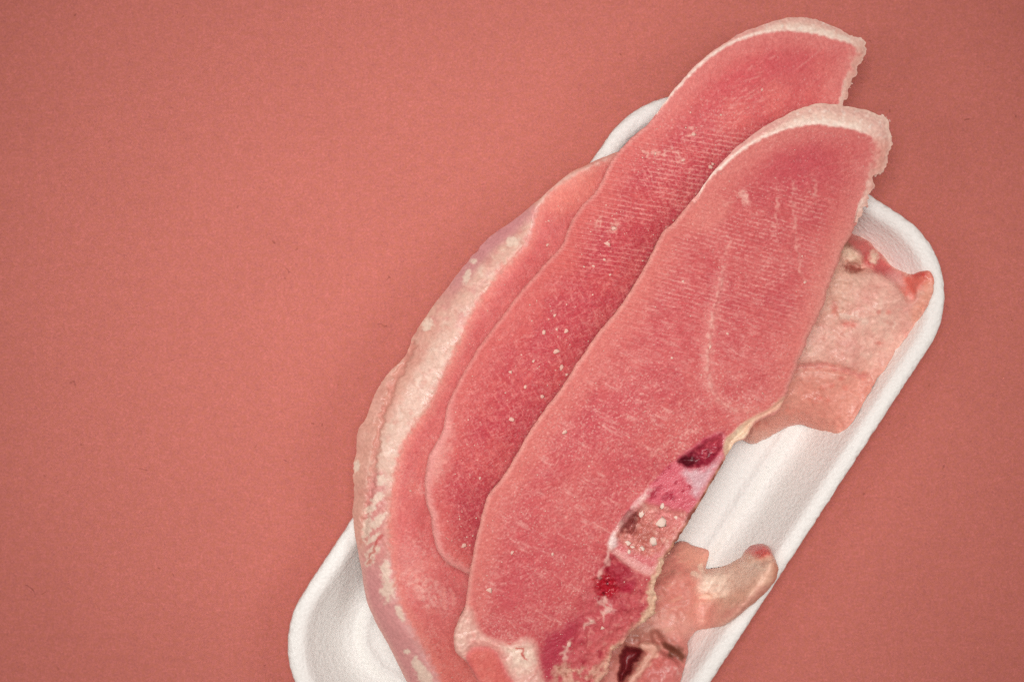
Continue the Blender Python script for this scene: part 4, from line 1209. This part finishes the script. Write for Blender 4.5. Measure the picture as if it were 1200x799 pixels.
def build_chunk():
    out = ragged(spline(CHUNK_OUT, 1.8), lambda x, y: 1.2 + 0 * x, 43)

    def zb(x, y):
        # follows the side wall of the tray: floor inside, wall near the rim
        e = tray_off(x, y)
        return ZF + 0.0008 + np.interp(e, [0, 14, 18, 22, 35, 50, 62], np.array([ZR + 0.0003, ZR, ZR - 0.0005, ZR - 0.002, ZR - 0.009, ZF + 0.0028, ZF + 0.0003]) - ZF)

    def top(x, y, d):
        base_ = zb(x, y) + 0.0008
        hi = 0.0275 - 0.006 * sm(300, 500, y)
        z = base_ + np.maximum(hi - base_, 0.002) * (1 - round_edge(d, 55, 1.0))
        z = z + 0.0028 * (fbm(x, y, 60, 3, 131)) + 0.0009 * fbm(x, y, 16, 4, 132) + 0.0004 * fbm(x, y, 6, 2, 133)
        z = z - 0.0030 * line_m(x, y, [(986, 296), (1004, 309), (1030, 312), (1046, 318), (1060, 334), (1066, 346)], 5, 9)
        z = z - 0.0040 * blob(x, y, 999, 313, 10, 6, 10, .6, .4, 2)
        z = z + 0.0022 * blob(x, y, 997, 298, 14, 8, 30, .6, .3, 3) + 0.0028 * blob(x, y, 1024, 301, 6, 9, 0, .6, .3, 4)
        z = z - 0.0014 * line_m(x, y, [(930, 432), (960, 428), (990, 434), (1012, 440)], 2, 6)
        z = z + 0.0012 * line_m(x, y, [(985, 369), (1000, 372), (1014, 376)], 2, 5) * 0.4
        z = z - 0.0012 * line_m(x, y, [(1092, 350), (1076, 378), (1060, 402)], 2, 6)
        ztop = np.maximum(z, zb(x, y) + 0.0012)
        return ztop - round_edge(d, 4, 0.0006)

    def color(x, y, d):
        n = len(x)
        f1 = fbm(x, y, 40, 4, 141); f2 = fbm(x, y, 9, 4, 142)
        c = np.repeat(lin((229, 172, 156))[None], n, 0)
        c = mix(c, (233, 188, 170), sm(-0.05, .4, f1) * 0.7); c = mix(c, (222, 152, 140), sm(0, .4, -f1) * 0.6)
        c = mix(c, (208, 134, 120), sm(0.12, .5, f2) * 0.4); c = mix(c, (230, 192, 172), sm(0.15, .5, -f2) * 0.45)
        c = mix(c, (214, 164, 140), blob(x, y, 975, 330, 30, 40, 20, .7, .3, 3) * 0.5)
        c = mix(c, (221, 138, 120), sm(415, 455, y + 16 * f1 + 6 * f2) * 0.75)
        c = mix(c, (216, 108, 92), sm(425, 455, y) * sm(0.15, .6, fbm(x, y, 14, 3, 143)) * 0.45)
        c = mix(c, (234, 178, 158), sm(495, 512, y) * 0.6)
        c = mix(c, (200, 112, 106), line_m(x, y, [(930, 431), (960, 427), (990, 434), (1014, 441)], 2, 4, 4, 3) * 0.55)
        # red, bloody upper border
        c = mix(c, (206, 92, 90), poly_m(x, y, [(990, 274), (1012, 280), (1030, 296), (1044, 312), (1058, 320), (1046, 326), (1026, 318), (1010, 306), (998, 292)], 6, 6, 5) * 0.85)
        c = mix(c, (184, 58, 66), poly_m(x, y, [(1010, 296), (1030, 310), (1050, 316), (1040, 322), (1022, 316)], 5, 6, 6) * 0.55)
        c = mix(c, (226, 160, 154), poly_m(x, y, [(1040, 320), (1056, 318), (1062, 330), (1060, 338), (1046, 330)], 5, 5, 5) * 0.7)
        c = mix(c, (224, 116, 102), poly_m(x, y, [(1060, 326), (1080, 317), (1097, 316), (1096, 332), (1080, 338), (1068, 346), (1060, 340)], 6, 7, 7) * 0.95)
        c = mix(c, (228, 154, 128), poly_m(x, y, [(1084, 328), (1099, 326), (1092, 350), (1074, 378), (1068, 366), (1080, 346)], 7, 6, 8) * 0.7)
        c = mix(c, (206, 62, 60), line_m(x, y, [(1070, 322), (1082, 323)], 2.5, 4, 3, 3) * 0.6)
        c = mix(c, (150, 60, 54), blob(x, y, 999, 314, 9, 5, 10, .6, .5, 2) * 0.85)
        c = mix(c, (150, 92, 66), poly_m(x, y, [(982, 286), (992, 280), (998, 286), (990, 292), (984, 300)], 4, 5, 4) * 0.7)
        c = mix(c, (240, 206, 180), blob(x, y, 998, 299, 13, 7, 30, .6, .3, 3) * 0.85)
        c = mix(c, (242, 202, 178), blob(x, y, 1024, 302, 5, 8, 0, .5, .5, 4) * 0.9)
        for q in (((985, 369), (1002, 372), (1016, 376)), ((1046, 378), (1047, 388)), ((996, 370), (1000, 366))):
            c = mix(c, (238, 208, 190), line_m(x, y, q, 1.2, 2.6, 5, 3) * 0.55)
        for q in ((1041, 366, 3, 3), (1030, 366, 2.5, 3), (978, 362, 4, 8), (992, 380, 5, 3), (986, 443, 4, 2.5), (975, 452, 3, 3), (960, 466, 4, 2.5), (1000, 381, 3, 3), (1030, 402, 4, 2)):
            c = mix(c, (212, 104, 92), blob(x, y, *q, 0, .6, .4, int(q[0])) * 0.55)
        return np.minimum(fine(c, x, y, 407, 0.08) * np.array([1.08, 1.10, 1.10]), 0.9)
    root = empty('meat_offcut', (*P(990, 400, 0.006), 0.006))
    tag(root, 'pale skin-coloured offcut in the upper right of the tray, red along its top edge', 'meat offcut')
    knob = ragged(spline([(984, 297), (990, 291), (1000, 294), (1010, 301), (1011, 308), (1002, 309), (990, 305)], 2), lambda x, y: 0.6 + 0 * x, 3)
    tip = ragged(spline([(1062, 326), (1080, 317.5), (1096, 317), (1095, 331), (1080, 338), (1068, 344), (1060, 338)], 2), lambda x, y: 0.8 + 0 * x, 4)
    parts = solid(out, [('bone_knob', knob), ('red_tip', past_edge(tip, out))], top, zb, color, 1.7, 3, 1.0, 6)
    link_mesh('flesh', *parts['main'][:2], M_SKIN, root, parts['main'][2])
    link_mesh('bone_knob', *parts['bone_knob'][:2], M_SKIN, root, parts['bone_knob'][2])
    link_mesh('raw_tip', *parts['red_tip'][:2], M_SKIN, root, parts['red_tip'][2])


# ------------------------------------------------------------------ BONY OFFCUT lower right
LIMB_OUT = [(770, 655), (785, 640), (799, 634), (811, 639), (821, 641.5), (830, 644.5), (830, 654), (827, 666), (838, 665.5), (850, 663), (860, 658), (868, 653), (873, 646), (880, 640), (891, 637), (901, 641), (907, 652), (912, 665), (911, 675), (906, 684), (892, 699), (880, 710), (868, 719),
            (857, 727), (846, 732.5), (831, 736), (817, 738), (811, 744), (806, 752), (806, 762), (804, 772), (800, 787), (797, 800), (790, 826), (760, 850), (700, 850), (690, 800), (710, 740), (740, 690)]


def build_limb():
    out = ragged(spline(LIMB_OUT, 1.7), lambda x, y: 0.8 + 0 * x, 53)
    axis = np.array([(812, 702), (832, 700), (850, 696), (868, 686), (884, 672), (894, 662)])

    def zb(x, y):
        e = tray_off(x, y)
        return ZF + 0.0006 + np.interp(e, [0, 14, 18, 22, 35, 50, 62], np.array([ZR + 0.0003, ZR, ZR - 0.0005, ZR - 0.002, ZR - 0.009, ZF + 0.0028, ZF + 0.0003]) - ZF)

    def top(x, y, d):
        da = dist_line(x, y, axis)
        R_ = 33.0
        limb = zb(x, y) + 0.0028 + 0.0080 * np.sqrt(np.maximum(1 - np.clip(da / 37.0, 0, 1) ** 2, 0))
        body = 0.0205 - 0.009 * sm(695, 640, y) - 0.003 * sm(800, 830, x) + 0.0025 * fbm(x, y, 40, 3, 151)
        wl = sm(806, 836, x) * sm(760, 738, y)
        z = body * (1 - wl) + limb * wl
        z = z - round_edge(d, 12, 1.0) * 0.0012
        z = z + 0.0007 * fbm(x, y, 18, 3, 152) + 0.0002 * fbm(x, y, 6, 2, 153)
        z = z + 0.0018 * blob(x, y, 838, 680, 14, 15, 0, .6, .25, 3) + 0.0016 * blob(x, y, 893, 645, 13, 8, 10, .5, .25, 4)
        z = z - 0.0010 * line_m(x, y, [(868, 654), (880, 662), (896, 656), (908, 654)], 2, 5)
        z = z - 0.0010 * line_m(x, y, [(824, 700), (850, 697), (870, 702)], 2, 5)
        z = z - 0.006 * sm(-1, 8, np.where(pip(x, y, hole), dist_line(x, y, hole, True), -dist_line(x, y, hole, True)))
        z = z + 0.0025 * line_m(x, y, [(754, 757), (768, 758), (752, 780), (738, 800)], 3, 7)
        z = z - 0.003 * line_m(x, y, [(768, 744), (776, 758), (792, 768), (802, 778)], 3, 7)
        z = z + 0.0015 * blob(x, y, 782, 786, 22, 16, -20, .7, .3, 6)
        lo_ = zb(x, y) + 0.0015
        z = lo_ + np.maximum(z - lo_, 0.001) * (1 - 0.55 * round_edge(d, 11, 1.0) * sm(770, 800, x))
        return z - round_edge(d, 4, 0.0004)

    hole = ragged(spline([(724, 782), (727, 764), (733, 755), (745, 756), (755, 764), (749, 774), (744, 784), (734, 797), (727, 800)], 2), lambda x, y: 3.6 + 0 * x, 57)

    def color(x, y, d):
        n = len(x)
        f1 = fbm(x, y, 34, 4, 161); f2 = fbm(x, y, 8, 4, 162); s = streak(x, y, -20, 22, 3, 163)
        c = np.repeat(lin((230, 160, 144))[None], n, 0)
        c = mix(c, (220, 144, 126), sm(-.05, .4, f1) * 0.6); c = mix(c, (234, 180, 160), sm(0, .4, -f1) * 0.6)
        c = mix(c, (216, 124, 110), poly_m(x, y, [(772, 660), (800, 640), (812, 660), (815, 690), (800, 715), (770, 720), (760, 700)], 12, 8, 3) * 0.65)
        c = mix(c, (230, 176, 150), sm(0.1, .5, s) * 0.4)
        c = mix(c, (220, 156, 132), poly_m(x, y, [(796, 636), (830, 644), (828, 662), (806, 668)], 8) * 0.6)
        c = mix(c, (232, 190, 162), sm(832, 850, x) * 0.75)
        c = mix(c, (224, 160, 142), sm(700, 722, y) * sm(815, 840, x) * 0.6)
        c = mix(c, (248, 222, 198), blob(x, y, 838, 682, 19, 17, -10, .7, .3, 3) * 0.95)
        c = mix(c, (246, 214, 190), blob(x, y, 870, 672, 28, 13, -30, .7, .3, 5) * 0.85)
        c = mix(c, (226, 162, 132), sm(900, 912, x) * 0.8)
        c = mix(c, (214, 150, 128), sm(0.1, .45, f2) * 0.4)
        c = mix(c, (222, 110, 100), blob(x, y, 889, 643, 16, 9, 8, .5, .3, 6) * 0.95); c = mix(c, (224, 76, 72), blob(x, y, 892, 645, 9, 6, 8, .6, .3, 7) * 0.8)
        for q in (((822, 699), (838, 698), (850, 697)), ((812, 672), (818, 674)), ((820, 664), (826, 672)), ((880, 660), (896, 668))):
            c = mix(c, (246, 220, 194), line_m(x, y, q, 2, 2.4, 3, 3) * 0.6)
        c = mix(c, (206, 126, 116), line_m(x, y, [(850, 722), (874, 706), (895, 690)], 2, 6, 3, 4) * 0.4)
        c = c * np.array([1.07, 1.07, 1.09])
        # lower lump
        lo = sm(736, 752, y + 4 * f2) * sm(815, 806, x)
        c = mix(c, (208, 118, 108), lo * 0.7); c = mix(c, (212, 116, 110), poly_m(x, y, [(762, 772), (790, 766), (800, 778), (797, 800), (770, 806), (745, 806)], 7, 8, 4) * 0.85)
        c = mix(c, (236, 190, 180), poly_m(x, y, [(768, 775), (790, 770), (797, 790), (770, 800)], 9) * sm(0.1, .4, f2) * 0.6)
        c = mix(c, (238, 182, 160), line_m(x, y, [(754, 757), (770, 757), (756, 776), (744, 792), (736, 806)], 4, 5, 5, 5) * 0.85)
        c = mix(c, (170, 112, 96), poly_m(x, y, [(740, 742), (758, 730), (776, 738), (790, 752), (776, 752), (756, 752)], 6, 5, 6) * 0.6)
        c = mix(c, (112, 64, 44), poly_m(x, y, [(775, 755), (788, 754), (805, 766), (801, 774), (786, 768)], 3.5, 5, 7) * 0.9)
        c = mix(c, (148, 88, 66), poly_m(x, y, [(728, 745), (740, 742), (752, 748), (740, 756), (728, 764), (722, 776)], 4, 5, 8) * 0.5)
        hd = np.where(pip(x, y, hole), dist_line(x, y, hole, True), -dist_line(x, y, hole, True))
        c = mix(c, (128, 26, 36), sm(-2, 3, hd + 1.5 * f2) * 0.95); c = mix(c, (160, 60, 64), sm(0, 2, hd) * sm(0.1, .5, f2) * 0.7)
        return c
    root = empty('bony_offcut', (*P(830, 710, 0.006), 0.006))
    tag(root, 'tan bony offcut in the lower right of the tray, its rounded knob reaching the rim', 'meat offcut')
    knob = ragged(spline([(829, 660), (838, 665.5), (850, 663), (860, 658), (868, 653), (880, 655), (895, 652), (905, 650), (912, 665), (911, 675), (906, 684), (892, 699), (880, 710), (868, 719), (857, 727), (846, 732.5), (831, 736), (822, 722), (818, 700), (820, 678)], 2), lambda x, y: 0.7 + 0 * x, 5)
    kn = np.concatenate([knob])
    tip = ragged(spline([(872, 648), (880, 640), (891, 637), (901, 641), (905, 650), (895, 652), (880, 655), (870, 653)], 2), lambda x, y: 0.6 + 0 * x, 6)
    parts = solid(out, [('knob', past_edge(kn, out)), ('tip', past_edge(tip, out)), ('cavity', hole)], top, zb, color, 1.6, 3, 1.0, 8)
    link_mesh('flesh', *parts['main'][:2], M_SKIN, root, parts['main'][2])
    link_mesh('bone_end', *parts['knob'][:2], M_SKIN, root, parts['knob'][2])
    link_mesh('raw_tip', *parts['tip'][:2], M_WET, root, parts['tip'][2])
    link_mesh('blood_cavity', *parts['cavity'][:2], M_SKIN, root, parts['cavity'][2])


build_mid()
build_front()
build_chunk()
build_limb()

# ------------------------------------------------------------------ crumb stuck on the rim wall of the tray
zc = ZR - 0.004
cr = bpy.data.objects.new('meat_crumb', chip_mesh(60, M_CRUMB))
COL.objects.link(cr)
cr.location = (*P(1066, 288, zc), zc)
cr.scale = (3.2 * S, 2.8 * S, 2.0 * S)
tag(cr, 'tiny pink crumb stuck on the bare white wall near the tray\'s upper right corner', 'crumb')
